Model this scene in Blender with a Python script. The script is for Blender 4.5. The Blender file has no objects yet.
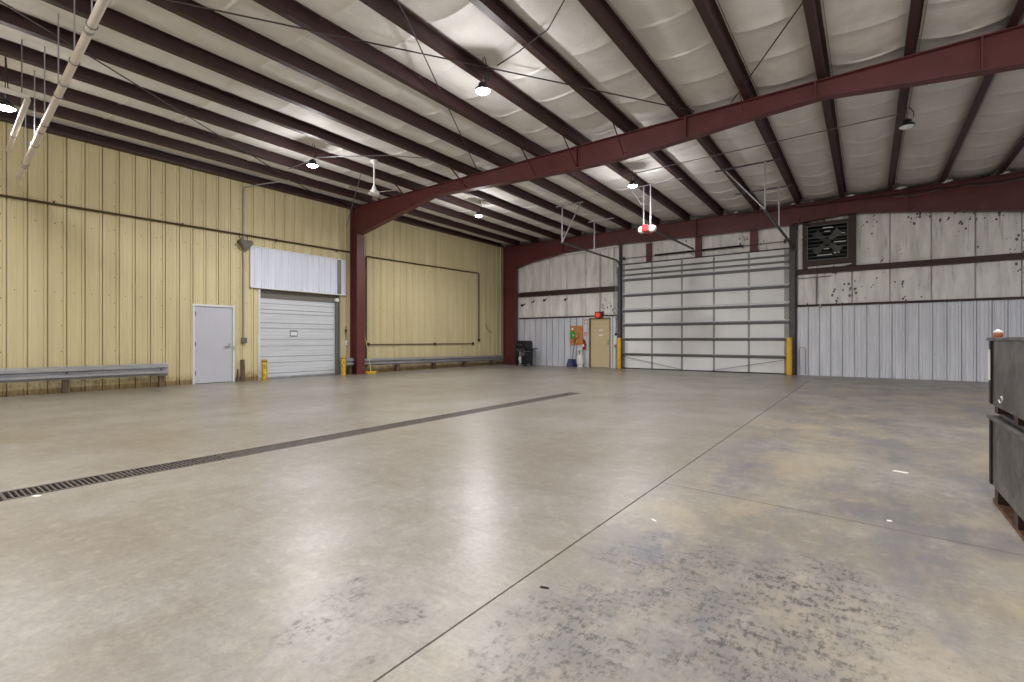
import bpy, bmesh, math, random
from mathutils import Vector
random.seed(7)
S = bpy.context.scene
COL = S.collection
PI = math.pi

# ------------------------------------------------------------------ camera, world, exposure
EYE = 1.147
YAW = 0.6384
cam_d = bpy.data.cameras.new('camera')
cam = bpy.data.objects.new('camera', cam_d)
COL.objects.link(cam)
cam.location = (0, 0, EYE)
cam.rotation_euler = (PI / 2, 0, YAW)
cam_d.sensor_width = 36.0
cam_d.lens = 479.2 / 1024 * 36.0
cam_d.shift_y = -0.00095
cam_d.clip_start = 0.05
S.camera = cam
w = bpy.data.worlds.new('world')
S.world = w
w.use_nodes = True
w.node_tree.nodes['Background'].inputs[0].default_value = (0.9, 0.95, 1.0, 1)
w.node_tree.nodes['Background'].inputs[1].default_value = 0.25
S.view_settings.view_transform = 'Standard'
S.view_settings.look = 'None'
S.view_settings.gamma = 1
S.view_settings.use_curve_mapping = False
S.view_settings.exposure = 0.16
LAMP_W = 365.0
LAMP_C = (1.0, 0.985, 0.98)

# ------------------------------------------------------------------ materials
def lin(c):
    c /= 255.0
    return c / 12.92 if c <= 0.04045 else ((c + 0.055) / 1.055) ** 2.4
def rgb(r, g, b):
    return (lin(r), lin(g), lin(b), 1)

def new_mat(name):
    m = bpy.data.materials.new(name)
    m.use_nodes = True
    nt = m.node_tree
    return m, nt, nt.nodes['Principled BSDF']

def nz(nt, scale, detail=4, rough=0.6, stretch=(1, 1, 1), off=(0, 0, 0)):
    g = nt.nodes.new('ShaderNodeNewGeometry')
    mp = nt.nodes.new('ShaderNodeMapping')
    mp.inputs['Scale'].default_value = stretch
    mp.inputs['Location'].default_value = off
    nt.links.new(g.outputs['Position'], mp.inputs['Vector'])
    n = nt.nodes.new('ShaderNodeTexNoise')
    n.inputs['Scale'].default_value = scale
    n.inputs['Detail'].default_value = detail
    n.inputs['Roughness'].default_value = rough
    nt.links.new(mp.outputs[0], n.inputs['Vector'])
    return n.outputs['Fac']

def ramp(nt, fac, a, b, lo=0.0, hi=1.0):
    mr = nt.nodes.new('ShaderNodeMapRange')
    mr.interpolation_type = 'SMOOTHSTEP'
    mr.inputs['From Min'].default_value = a
    mr.inputs['From Max'].default_value = b
    mr.inputs['To Min'].default_value = lo
    mr.inputs['To Max'].default_value = hi
    nt.links.new(fac, mr.inputs['Value'])
    return mr.outputs['Result']

def mth(nt, op, a, b=None):
    n = nt.nodes.new('ShaderNodeMath')
    n.operation = op
    for i, v in enumerate((a, b)):
        if v is None: continue
        if isinstance(v, (int, float)): n.inputs[i].default_value = v
        else: nt.links.new(v, n.inputs[i])
    return n.outputs[0]

def mixc(nt, fac, a, b):
    n = nt.nodes.new('ShaderNodeMix')
    n.data_type = 'RGBA'
    for s, v in ((n.inputs['Factor'], fac), (n.inputs[6], a), (n.inputs[7], b)):
        if isinstance(v, (int, float)): s.default_value = v
        elif isinstance(v, tuple): s.default_value = v
        else: nt.links.new(v, s)
    return n.outputs[2]

def xyz(nt):
    g = nt.nodes.new('ShaderNodeNewGeometry')
    s = nt.nodes.new('ShaderNodeSeparateXYZ')
    nt.links.new(g.outputs['Position'], s.inputs[0])
    return s.outputs

def bump(nt, bs, h, strength, dist=0.01):
    b = nt.nodes.new('ShaderNodeBump')
    b.inputs['Strength'].default_value = strength
    b.inputs['Distance'].default_value = dist
    nt.links.new(h, b.inputs['Height'])
    nt.links.new(b.outputs[0], bs.inputs['Normal'])

def mat(name, c, rough=0.5, metal=0.0, var=0.12, scale=6.0, stretch=(1, 1, 1), spec=0.5, dark=None, bmp=0.0):
    m, nt, bs = new_mat(name)
    f = ramp(nt, nz(nt, scale, 5, 0.65, stretch), 0.3, 0.72)
    d = dark if dark else tuple(x * (1 - var * 2) for x in c[:3]) + (1,)
    nt.links.new(mixc(nt, f, d, c), bs.inputs['Base Color'])
    bs.inputs['Roughness'].default_value = rough
    bs.inputs['Metallic'].default_value = metal
    bs.inputs['Specular IOR Level'].default_value = spec
    if bmp: bump(nt, bs, nz(nt, scale * 4, 3), bmp, 0.004)
    return m

def emit(name, c, s):
    m, nt, bs = new_mat(name)
    bs.inputs['Base Color'].default_value = c
    bs.inputs['Emission Color'].default_value = c
    bs.inputs['Emission Strength'].default_value = s
    return m

M = {}
M['primer'] = mat('red oxide primer steel', rgb(98, 47, 47), 0.5, var=0.12, scale=2.5)
M['purlin'] = mat('dark red primer purlin', rgb(60, 36, 36), 0.55, var=0.14, scale=3)
M['white'] = mat('white painted metal', rgb(222, 224, 228), 0.45, var=0.03)
M['offwhite'] = mat('off white plastic', rgb(226, 226, 222), 0.4, var=0.03)
M['pipe'] = mat('white pipe', rgb(226, 218, 212), 0.5, var=0.04)
M['hood'] = mat('white corrugated steel', rgb(222, 226, 240), 0.42, var=0.06, scale=1.6, stretch=(1, 3, .3))
M['greydoor'] = mat('light grey door paint', rgb(188, 190, 200), 0.42, var=0.02, scale=2)
M['frame_white'] = mat('door frame paint', rgb(214, 216, 218), 0.45, var=0.04)
M['tan'] = mat('tan door paint', rgb(206, 188, 150), 0.5, var=0.05, scale=2)
M['tan_dark'] = mat('brown door frame paint', rgb(120, 106, 82), 0.5, var=0.08)
M['steel'] = mat('brushed steel', rgb(150, 150, 150), 0.35, 0.9, var=0.08)
M['zinc'] = mat('galvanised steel', rgb(176, 176, 182), 0.42, 0.55, var=0.12, scale=5)
M['rail'] = mat('galvanised guardrail', rgb(168, 168, 172), 0.45, 0.35, var=0.14, scale=5, stretch=(1, .4, 2))
M['darksteel'] = mat('dark grey steel', rgb(92, 92, 94), 0.5, 0.3, var=0.15)
M['black'] = mat('black enamel', rgb(26, 26, 28), 0.4, var=0.1)
M['rubber'] = mat('black rubber', rgb(24, 23, 23), 0.7, var=0.1)
M['yellow'] = mat('safety yellow paint', rgb(226, 178, 28), 0.45, var=0.08, scale=5)
M['yellow_scuffed'] = mat('scuffed yellow paint', rgb(228, 186, 28), 0.45, scale=9, dark=rgb(150, 120, 40))
M['red'] = mat('red paint', rgb(178, 30, 34), 0.4, var=0.1)
M['conduit'] = mat('brown weathered conduit', rgb(84, 66, 44), 0.55, 0.2, var=0.15)
M['rod'] = mat('dark steel rod', rgb(62, 54, 52), 0.5, 0.4, var=0.1)
M['wood'] = mat('weathered grey wood', rgb(116, 98, 76), 0.8, scale=8, stretch=(3, 3, .4), dark=rgb(70, 58, 46))
M['rollshut'] = mat('white roll door slats', rgb(206, 210, 216), 0.4, var=0.05, scale=1.5, stretch=(1, .5, 3))
M['header'] = mat('grey brown header', rgb(112, 108, 100), 0.6, var=0.06)
M['jamb'] = mat('grey jamb', rgb(110, 112, 114), 0.5, 0.2, var=0.06)
M['jamb_dark'] = mat('near black red jamb', rgb(50, 36, 36), 0.5, var=0.1)
M['garage'] = mat('white sectional door skin', rgb(230, 231, 234), 0.5, var=0.04, scale=0.9)
M['strut'] = mat('galvanised door strut', rgb(118, 118, 122), 0.45, 0.3, var=0.1)
M['stile'] = mat('grey door stile', rgb(150, 151, 156), 0.45, 0.3, var=0.1)
M['blue'] = mat('dark blue plastic', rgb(44, 46, 104), 0.5, var=0.1)
M['green'] = mat('bright green fabric', rgb(36, 170, 62), 0.7, var=0.15)
M['pegboard'] = mat('orange brown pegboard', rgb(214, 148, 84), 0.7, scale=14, dark=rgb(176, 108, 56))
M['paper'] = mat('white paper', rgb(236, 236, 230), 0.7, var=0.02)
M['cork'] = mat('tan tool handle', rgb(206, 180, 150), 0.6, var=0.08)
M['grate'] = mat('dark cast iron grate', rgb(104, 98, 94), 0.55, 0.3, var=0.18, scale=12)
M['trench'] = mat('dark drain channel', rgb(46, 42, 40), 0.8, var=0.2)
M['copper'] = mat('copper brown can', rgb(170, 104, 66), 0.45, 0.2, var=0.15, scale=30)
M['lens_on'] = emit('lit lamp lens', (1, 0.98, 0.95, 1), 40)
M['lens_off'] = mat('unlit lamp lens', rgb(226, 226, 226), 0.3, var=0.02)
M['alarm'] = emit('red alarm lens', rgb(235, 70, 40), 0.35)
M['blade'] = mat('beige fan blade', rgb(150, 138, 124), 0.5, var=0.05)
M['foil'] = mat('white insulation tuft', rgb(235, 235, 235), 0.5, var=0.05)  # also colours the painted daylight strips in the exhaust fan
M['yellowpale'] = mat('pale broom pole', rgb(210, 196, 130), 0.5, var=0.05)
M['roofmetal'] = mat('roof sheet', rgb(150, 150, 150), 0.5, 0.4)
M['pale_tape'] = mat('pale tape', rgb(214, 206, 170), 0.6, var=0.05)

def wall_yellow():
    m, nt, bs = new_mat('yellow ribbed wall sheet')
    p = xyz(nt)
    f = ramp(nt, nz(nt, 1.3, 5, 0.6, (1, 2.2, .25)), 0.3, 0.7)
    c = mixc(nt, f, rgb(196, 183, 143), rgb(209, 196, 156))
    st = ramp(nt, nz(nt, 7, 4, 0.7, (1, 3, .5)), 0.42, 0.66)          # rust and dirt band along the foot
    lowv = mth(nt, 'ADD', p[2], mth(nt, 'MULTIPLY', nz(nt, 3, 3, 0.6), 0.5))
    low = ramp(nt, lowv, 0.32, 0.56, 1, 0)
    c = mixc(nt, mth(nt, 'MULTIPLY', low, mth(nt, 'ADD', mth(nt, 'MULTIPLY', st, 0.5), 0.3)), c, rgb(112, 78, 26))
    low2 = ramp(nt, p[2], 0.10, 0.13, 1, 0)
    c = mixc(nt, mth(nt, 'MULTIPLY', low2, 0.55), c, rgb(104, 78, 34))
    nt.links.new(c, bs.inputs['Base Color'])
    bs.inputs['Roughness'].default_value = 0.5
    bs.inputs['Specular IOR Level'].default_value = 0.35
    bump(nt, bs, nz(nt, 2.5, 3), 0.15, 0.02)
    return m
M['wall_yellow'] = wall_yellow()

def galv_wall():
    m, nt, bs = new_mat('galvanised ribbed liner')
    f = ramp(nt, nz(nt, 2.0, 5, 0.6, (2.5, 1, .3)), 0.3, 0.72)
    c = mixc(nt, f, rgb(204, 208, 220), rgb(222, 225, 234))
    sp = ramp(nt, nz(nt, 24, 2, 0.5), 0.70, 0.76)
    c = mixc(nt, mth(nt, 'MULTIPLY', sp, 0.6), c, rgb(120, 120, 126))
    nt.links.new(c, bs.inputs['Base Color'])
    bs.inputs['Roughness'].default_value = 0.42
    bs.inputs['Metallic'].default_value = 0.15
    return m
M['galv_wall'] = galv_wall()

def blanket(name, spots, c0, c1, sx):
    m, nt, bs = new_mat(name)
    f = ramp(nt, nz(nt, 1.6, 5, 0.62, sx), 0.28, 0.72)
    c = mixc(nt, f, c0, c1)
    if spots:
        v = nt.nodes.new('ShaderNodeTexVoronoi')
        v.inputs['Scale'].default_value = 10
        v.inputs['Randomness'].default_value = 1
        g = nt.nodes.new('ShaderNodeNewGeometry')
        mp = nt.nodes.new('ShaderNodeMapping')
        mp.inputs['Scale'].default_value = (1, 1, .7)
        nt.links.new(g.outputs['Position'], mp.inputs[0])
        nt.links.new(mp.outputs[0], v.inputs['Vector'])
        sz = ramp(nt, nz(nt, 1.5, 3, 0.6), 0.44, 0.66)
        s = mth(nt, 'LESS_THAN', v.outputs['Distance'], mth(nt, 'MULTIPLY', sz, 0.34))
        px = xyz(nt)[0]
        s = mth(nt, 'MULTIPLY', s, ramp(nt, px, -9.6, -8.4))
        c = mixc(nt, mth(nt, 'MULTIPLY', s, 0.85), c, rgb(52, 44, 42))
        stk = ramp(nt, nz(nt, 2.4, 5, 0.7, (4, 1, .35), (5, 0, 0)), 0.54, 0.74)
        c = mixc(nt, mth(nt, 'MULTIPLY', stk, 0.5), c, rgb(112, 104, 100))
    nt.links.new(c, bs.inputs['Base Color'])
    bs.inputs['Roughness'].default_value = 0.6
    bs.inputs['Specular IOR Level'].default_value = 0.3
    h = nz(nt, 3.2, 4, 0.6, (1.0, 1.0, 0.4))
    bump(nt, bs, h, 0.5, 0.03)
    return m
M['ceiling'] = blanket('white vinyl roof blanket', False, rgb(210, 207, 203), rgb(228, 225, 221), (1, .5, 1))
M['blanket'] = blanket('stained white wall blanket', True, rgb(214, 212, 212), rgb(244, 243, 243), (3, 1, .5))

def floor_mat():
    m, nt, bs = new_mat('polished stained concrete')
    p = xyz(nt)
    big = ramp(nt, nz(nt, 0.42, 6, 0.6, (1, .8, 1)), 0.34, 0.66)
    c = mixc(nt, big, rgb(130, 122, 111), rgb(150, 147, 142))
    med = ramp(nt, nz(nt, 1.7, 8, 0.72, (1, .7, 1), (3, 1, 0)), 0.42, 0.62)
    c = mixc(nt, mth(nt, 'MULTIPLY', med, 0.6), c, rgb(128, 120, 108))
    fine = ramp(nt, nz(nt, 9, 8, 0.7), 0.45, 0.75)
    c = mixc(nt, mth(nt, 'MULTIPLY', fine, 0.3), c, rgb(196, 188, 174))
    grain = ramp(nt, nz(nt, 34, 6, 0.8), 0.44, 0.60)
    c = mixc(nt, mth(nt, 'MULTIPLY', grain, 0.28), c, rgb(104, 98, 90))
    strk = ramp(nt, nz(nt, 3.2, 7, 0.7, (.35, 1.6, 1), (2, 2, 0)), 0.52, 0.72)
    c = mixc(nt, mth(nt, 'MULTIPLY', strk, 0.5), c, rgb(112, 104, 94))
    # slab right of the saw joint: worn, bluish grey tyre and oil stains
    right = ramp(nt, mth(nt, 'ADD', p[0], mth(nt, 'MULTIPLY', nz(nt, 0.8, 4, 0.6), 0.9)), -1.2, -0.4)
    blue = ramp(nt, nz(nt, 1.3, 7, 0.72, (1.3, .55, 1), (7, 2, 0)), 0.46, 0.62)
    c = mixc(nt, mth(nt, 'MULTIPLY', mth(nt, 'MULTIPLY', blue, right), 0.75), c, rgb(108, 108, 112))
    tanp = ramp(nt, nz(nt, 1.1, 6, 0.65, (1, .7, 1), (1, 9, 0)), 0.46, 0.70)
    c = mixc(nt, mth(nt, 'MULTIPLY', mth(nt, 'MULTIPLY', tanp, right), 0.5), c, rgb(176, 160, 130))
    # dark scuffs of worn sealer, patchy
    def blob(x, y, rx, ry):
        dx = mth(nt, 'DIVIDE', mth(nt, 'SUBTRACT', p[0], x), rx)
        dy = mth(nt, 'DIVIDE', mth(nt, 'SUBTRACT', p[1], y), ry)
        d = mth(nt, 'ADD', mth(nt, 'MULTIPLY', dx, dx), mth(nt, 'MULTIPLY', dy, dy))
        return ramp(nt, d, 0.1, 1.0, 1, 0)
    zone = mth(nt, 'MAXIMUM', blob(-0.92, 1.85, 0.36, 1.15), blob(-0.35, 2.25, 0.75, 0.95))
    zone = mth(nt, 'MAXIMUM', zone, mth(nt, 'MULTIPLY', blob(-1.75, 1.2, .45, .35), 0.6))
    zone = mth(nt, 'MAXIMUM', zone, mth(nt, 'MULTIPLY', blob(0.2, 1.9, .6, .5), 0.7))
    patch = nz(nt, 4.2, 5, 0.65, (1, .7, 1), (2, 5, 1))
    sp = nz(nt, 46, 8, 0.82, (1.0, .45, 1))
    sp2 = nz(nt, 20, 6, 0.75, (.5, 1.1, 1), (4, 4, 0))
    spk2 = ramp(nt, mth(nt, 'ADD', mth(nt, 'MULTIPLY', sp, 0.6), mth(nt, 'MULTIPLY', sp2, 0.4)), 0.495, 0.56)
    soft = ramp(nt, mth(nt, 'ADD', patch, mth(nt, 'MULTIPLY', zone, 0.16)), 0.50, 0.72)
    sc = mth(nt, 'MULTIPLY', mth(nt, 'MULTIPLY', spk2, soft), ramp(nt, zone, 0, .3))
    haze = mth(nt, 'MULTIPLY', zone, ramp(nt, patch, 0.36, 0.7))
    c = mixc(nt, mth(nt, 'MULTIPLY', haze, 0.7), c, rgb(106, 105, 106))
    c = mixc(nt, mth(nt, 'MULTIPLY', sc, 0.8), c, rgb(54, 52, 52))
    stain = mth(nt, 'MAXIMUM', blob(-0.93, 2.62, .13, .42), mth(nt, 'MULTIPLY', blob(-.93, 4.6, .14, .9), .8))
    stain = mth(nt, 'MULTIPLY', stain, ramp(nt, nz(nt, 7, 5, .7), .38, .6))
    c = mixc(nt, mth(nt, 'MULTIPLY', stain, 0.55), c, rgb(84, 88, 104))
    # control joint stain running across the right slab, a few specks
    jy = mth(nt, 'ABSOLUTE', mth(nt, 'SUBTRACT', mth(nt, 'ADD', p[1], mth(nt, 'MULTIPLY', p[0], 0.07)), 3.72))
    jn = mth(nt, 'ADD', jy, mth(nt, 'MULTIPLY', nz(nt, 6, 4, 0.7), 0.03))
    jl = mth(nt, 'MULTIPLY', ramp(nt, jn, 0.022, 0.04, 1, 0), ramp(nt, p[0], -1.33, -1.30))
    c = mixc(nt, mth(nt, 'MULTIPLY', jl, 0.6), c, rgb(104, 94, 84))
    spk = ramp(nt, nz(nt, 38, 2, 0.5), 0.745, 0.77)
    c = mixc(nt, mth(nt, 'MULTIPLY', spk, 0.7), c, rgb(70, 66, 62))
    nt.links.new(c, bs.inputs['Base Color'])
    r = ramp(nt, nz(nt, 1.1, 6, 0.65), 0.3, 0.7, 0.295, 0.37)
    r2 = mth(nt, 'ADD', r, mth(nt, 'MULTIPLY', right, 0.12))
    nt.links.new(r2, bs.inputs['Roughness'])
    bs.inputs['Specular IOR Level'].default_value = 0.5
    bump(nt, bs, nz(nt, 14, 6, 0.7), 0.08, 0.01)
    return m
M['floor'] = floor_mat()

def bin_mat():
    m, nt, bs = new_mat('worn grey painted steel')
    f = ramp(nt, nz(nt, 3.5, 6, 0.7), 0.32, 0.7)
    c = mixc(nt, f, rgb(78, 76, 78), rgb(112, 108, 108))
    r = ramp(nt, nz(nt, 6, 7, 0.75, (1, 1.6, .5), (4, 4, 4)), 0.54, 0.68)
    c = mixc(nt, mth(nt, 'MULTIPLY', r, 0.7), c, rgb(48, 40, 40))
    l = ramp(nt, nz(nt, 5, 4, 0.7, (1, 1, 1), (9, 1, 2)), 0.60, 0.72)
    c = mixc(nt, mth(nt, 'MULTIPLY', l, 0.4), c, rgb(140, 136, 134))
    nt.links.new(c, bs.inputs['Base Color'])
    nt.links.new(ramp(nt, nz(nt, 4, 5, .6), .3, .7, .3, .55), bs.inputs['Roughness'])
    bs.inputs['Metallic'].default_value = 0.4
    bump(nt, bs, nz(nt, 5, 4, .6), 0.5, 0.015)
    return m
M['bin'] = bin_mat()
M['rust'] = mat('rusty skid steel', rgb(126, 92, 62), 0.75, scale=9, dark=rgb(74, 50, 38))

# ------------------------------------------------------------------ mesh helpers
class MB:
    def __init__(self):
        self.v = []; self.f = []
    def add(self, vs, fs):
        n = len(self.v)
        self.v += [tuple(x) for x in vs]
        self.f += [tuple(i + n for i in f) for f in fs]
        return self
    def box(self, x0, x1, y0, y1, z0, z1):
        return self.add([(x0, y0, z0), (x1, y0, z0), (x1, y1, z0), (x0, y1, z0), (x0, y0, z1), (x1, y0, z1), (x1, y1, z1), (x0, y1, z1)],
                        [(0, 3, 2, 1), (4, 5, 6, 7), (0, 1, 5, 4), (1, 2, 6, 5), (2, 3, 7, 6), (3, 0, 4, 7)])
    def hexa(self, b, t):
        return self.add(list(b) + list(t), [(0, 3, 2, 1), (4, 5, 6, 7), (0, 1, 5, 4), (1, 2, 6, 5), (2, 3, 7, 6), (3, 0, 4, 7)])
    def bar(self, p, q, w, h=None, up=(0, 0, 1)):
        p = Vector(p); q = Vector(q); h = h or w
        d = (q - p).normalized()
        u = Vector(up)
        if abs(d.dot(u)) > 0.95: u = Vector((1, 0, 0))
        s = d.cross(u).normalized() * w / 2; t = s.cross(d).normalized() * h / 2
        a = [p - s - t, p + s - t, p + s + t, p - s + t]
        b = [q - s - t, q + s - t, q + s + t, q - s + t]
        return self.hexa(a, b)
    def tube(self, pts, r, n=8, caps=True):
        pts = [Vector(p) for p in pts]
        rings = []
        for i, p in enumerate(pts):
            d = (pts[min(i + 1, len(pts) - 1)] - pts[max(i - 1, 0)]).normalized()
            u = Vector((0, 0, 1)) if abs(d.z) < 0.9 else Vector((1, 0, 0))
            s = d.cross(u).normalized(); t = s.cross(d).normalized()
            rr = r[i] if isinstance(r, (list, tuple)) else r
            rings.append([p + (s * math.cos(a) + t * math.sin(a)) * rr for a in [2 * PI * k / n for k in range(n)]])
        return self.rings(rings, caps)
    def rings(self, rings, caps=True):
        n = len(rings[0]); vs = [v for r in rings for v in r]; fs = []
        for i in range(len(rings) - 1):
            for k in range(n):
                k2 = (k + 1) % n
                fs.append((i * n + k, i * n + k2, (i + 1) * n + k2, (i + 1) * n + k))
        if caps:
            fs.append(tuple(range(n - 1, -1, -1)))
            fs.append(tuple(range((len(rings) - 1) * n, len(rings) * n)))
        return self.add(vs, fs)
    def lathe(self, c, prof, n=20, axis='z'):
        rs = []
        for r, h in prof:
            ring = []
            for k in range(n):
                a = 2 * PI * k / n
                if axis == 'z': ring.append((c[0] + r * math.cos(a), c[1] + r * math.sin(a), c[2] + h))
                elif axis == 'y': ring.append((c[0] + r * math.cos(a), c[1] + h, c[2] + r * math.sin(a)))
                else: ring.append((c[0] + h, c[1] + r * math.cos(a), c[2] + r * math.sin(a)))
            rs.append(ring)
        return self.rings(rs)
    def prism(self, poly, axis, a0, a1):
        # poly: 2-D outline; axis 'y' -> (x,z) outline extruded in y; 'x' -> (y,z); 'z' -> (x,y)
        f = {'y': lambda p, a: (p[0], a, p[1]), 'x': lambda p, a: (a, p[0], p[1]), 'z': lambda p, a: (p[0], p[1], a)}[axis]
        n = len(poly)
        vs = [f(p, a0) for p in poly] + [f(p, a1) for p in poly]
        fs = [tuple(range(n - 1, -1, -1)), tuple(range(n, 2 * n))]
        fs += [(i, (i + 1) % n, n + (i + 1) % n, n + i) for i in range(n)]
        return self.add(vs, fs)
    def strip(self, prof, t, axis, a0, a1):
        """open profile (2-D polyline) thickened by t and extruded along the axis"""
        n = len(prof); off = []
        for i in range(n):
            a = prof[max(i - 1, 0)]; b = prof[min(i + 1, n - 1)]
            dx, dy = b[0] - a[0], b[1] - a[1]; l = math.hypot(dx, dy) or 1
            off.append((prof[i][0] - dy / l * t, prof[i][1] + dx / l * t))
        for i in range(n - 1):
            self.prism([prof[i], prof[i + 1], off[i + 1], off[i]], axis, a0, a1)
        return self

def build(name, mb, m, parent=None, smooth=False, bevel=0.0):
    loc = Vector(parent['_o']) if parent is not None else Vector((0, 0, 0))
    own = loc
    if parent is None:
        n = len(mb.v)
        xs = [v[0] for v in mb.v]; ys = [v[1] for v in mb.v]; zs = [v[2] for v in mb.v]
        own = Vector(((min(xs) + max(xs)) / 2, (min(ys) + max(ys)) / 2, min(zs)))
    me = bpy.data.meshes.new(name)
    me.from_pydata([tuple(Vector(v) - own) for v in mb.v], [], mb.f)
    bm = bmesh.new(); bm.from_mesh(me)
    bmesh.ops.recalc_face_normals(bm, faces=bm.faces)
    bm.to_mesh(me); bm.free()
    if smooth:
        for p in me.polygons: p.use_smooth = True
        try: me.set_sharp_from_angle(angle=math.radians(38))
        except Exception: pass
    me.materials.append(m if not isinstance(m, str) else M[m])
    o = bpy.data.objects.new(name, me)
    COL.objects.link(o)
    if parent is not None:
        o.parent = parent
        o['_o'] = list(loc)
    else:
        o.location = own
        o['_o'] = list(own)
    if bevel:
        b = o.modifiers.new('bevel', 'BEVEL'); b.width = bevel; b.segments = 2; b.limit_method = 'ANGLE'
    return o

def tag(o, label, cat, group=None, kind=None):
    o['label'] = label; o['category'] = cat
    if group: o['group'] = group
    if kind: o['kind'] = kind
    return o
def thing(name, loc, label, cat, group=None):
    o = bpy.data.objects.new(name, None)
    o.empty_display_size = 0.1
    COL.objects.link(o); o.location = loc; o['_o'] = list(loc)
    return tag(o, label, cat, group)
def struct(name, mb, m, smooth=False, label=None, cat=None):
    o = build(name, mb, m, smooth=smooth); o['kind'] = 'structure'
    if label: tag(o, label, cat)
    return o
def dup(root, delta, label, group=None):
    def cp(o, parent):
        c = o.copy(); COL.objects.link(c)
        if parent is not None: c.parent = parent
        for ch in o.children: cp(ch, c)
        return c
    r = cp(root, None)
    r.location = Vector(root.location) + Vector(delta)
    r['_o'] = list(r.location)
    r['label'] = label
    if group: r['group'] = group
    return r

# ------------------------------------------------------------------ dimensions
XL = -14.06          # yellow wall
YB = 18.28           # back liner
XR, YN = 8.0, -6.0   # unseen right and near walls
YF = 9.84            # mid frame
YE = 18.02           # end frame
ZP = 5.63            # purlin underside
def dz(y):           # the roof drops a little towards the end wall
    return 0.0 if y < YF else -0.09 * (y - YF) / (YE - YF)
PX = [6.2, 5.05, 3.9, 2.75, 1.60, 0.46, -0.695, -1.86, -3.07, -4.23, -5.39, -6.52, -7.65, -8.76, -9.88, -10.95, -12.05, -13.10]

# ------------------------------------------------------------------ floor
mb = MB()
JX = -1.33
DX0, DX1, DY0, DY1 = -5.25, -4.95, -1.2, 9.2
for (x0, x1, y0, y1) in ((XL - .3, DX0, YN - .2, YB + .4), (DX0, DX1, DY1, YB + .4), (DX0, DX1, YN - .2, DY0),
                         (DX1, JX - .005, YN - .2, YB + .4), (JX + .005, XR + .3, YN - .2, YB + .4)):
    mb.box(x0, x1, y0, y1, -0.16, 0.0)
mb.box(XL - .3, XR + .3, YN - .2, YB + .4, -0.26, -0.161)
struct('floor', mb, 'floor', label='worn beige grey polished concrete floor slab with a saw joint', cat='floor')

# trench drain: channel and lift-out grates
mb = MB()
mb.box(DX0, DX1, DY0, DY1, -.158, -.13)
mb.box(DX0, DX0 + .02, DY0, DY1, -.13, -.035); mb.box(DX1 - .02, DX1, DY0, DY1, -.13, -.035)
tag(build('drain_channel', mb, 'trench'), 'dark open trench drain channel sunk in the concrete floor under the grates', 'drain')
edges = [-1.16, -0.3, 0.58, 1.19, 2.10, 3.0, 3.9, 4.8, 5.7, 6.6, 7.5, 8.4, 9.18]
words = {2: 'nearest drain grate at left photo edge, wide single slots', 3: 'second drain grate from the left photo edge, small square holes, ends at the gap',
         4: 'third drain grate from the left photo edge, fine mesh just past the gap'}
ordn = ['', '', '', '', '', 'fourth', 'fifth', 'sixth', 'seventh', 'eighth', 'ninth', 'tenth']
for i in range(2, 12):
    y0, y1 = edges[i] + .006, edges[i + 1] - .006
    if i == 11: lab = 'farthest grate of the floor drain, at the end of the line'
    else: lab = words.get(i, '%s dark iron grate of the floor drain from the left photo edge' % ordn[i])
    t = thing('drain_grate', ((DX0 + DX1) / 2, (y0 + y1) / 2, 0), lab, 'drain grate', 'iron grates of the long floor drain')
    fr = MB()
    fr.box(DX0 + .004, DX0 + .03, y0, y1, -.034, .002); fr.box(DX1 - .03, DX1 - .004, y0, y1, -.034, .002)
    fr.box(DX0 + .03, DX1 - .03, y0, y0 + .02, -.034, .002); fr.box(DX0 + .03, DX1 - .03, y1 - .02, y1, -.034, .002)
    build('grate_frame', fr, 'grate', t)
    b = MB()
    pitch = .031 if i == 2 else (.033 if i == 3 else .03)
    n = int((y1 - y0 - .04) / pitch)
    for k in range(1, n):
        yy = y0 + .02 + k * (y1 - y0 - .04) / n
        b.box(DX0 + .03, DX1 - .03, yy - .006, yy + .006, -.03, .0)
    mids = [(DX0 + DX1) / 2] if i == 2 else ([DX0 + .11, DX0 + .19] if i == 3 else [DX0 + .03 + .04 * q for q in range(1, 6)])
    for x in mids:
        b.box(x - .006, x + .006, y0 + .02, y1 - .02, -.028 if i > 2 else -.034, -.001 if i > 2 else -.02)
    build('grate_bars', b, 'grate', t)

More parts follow.
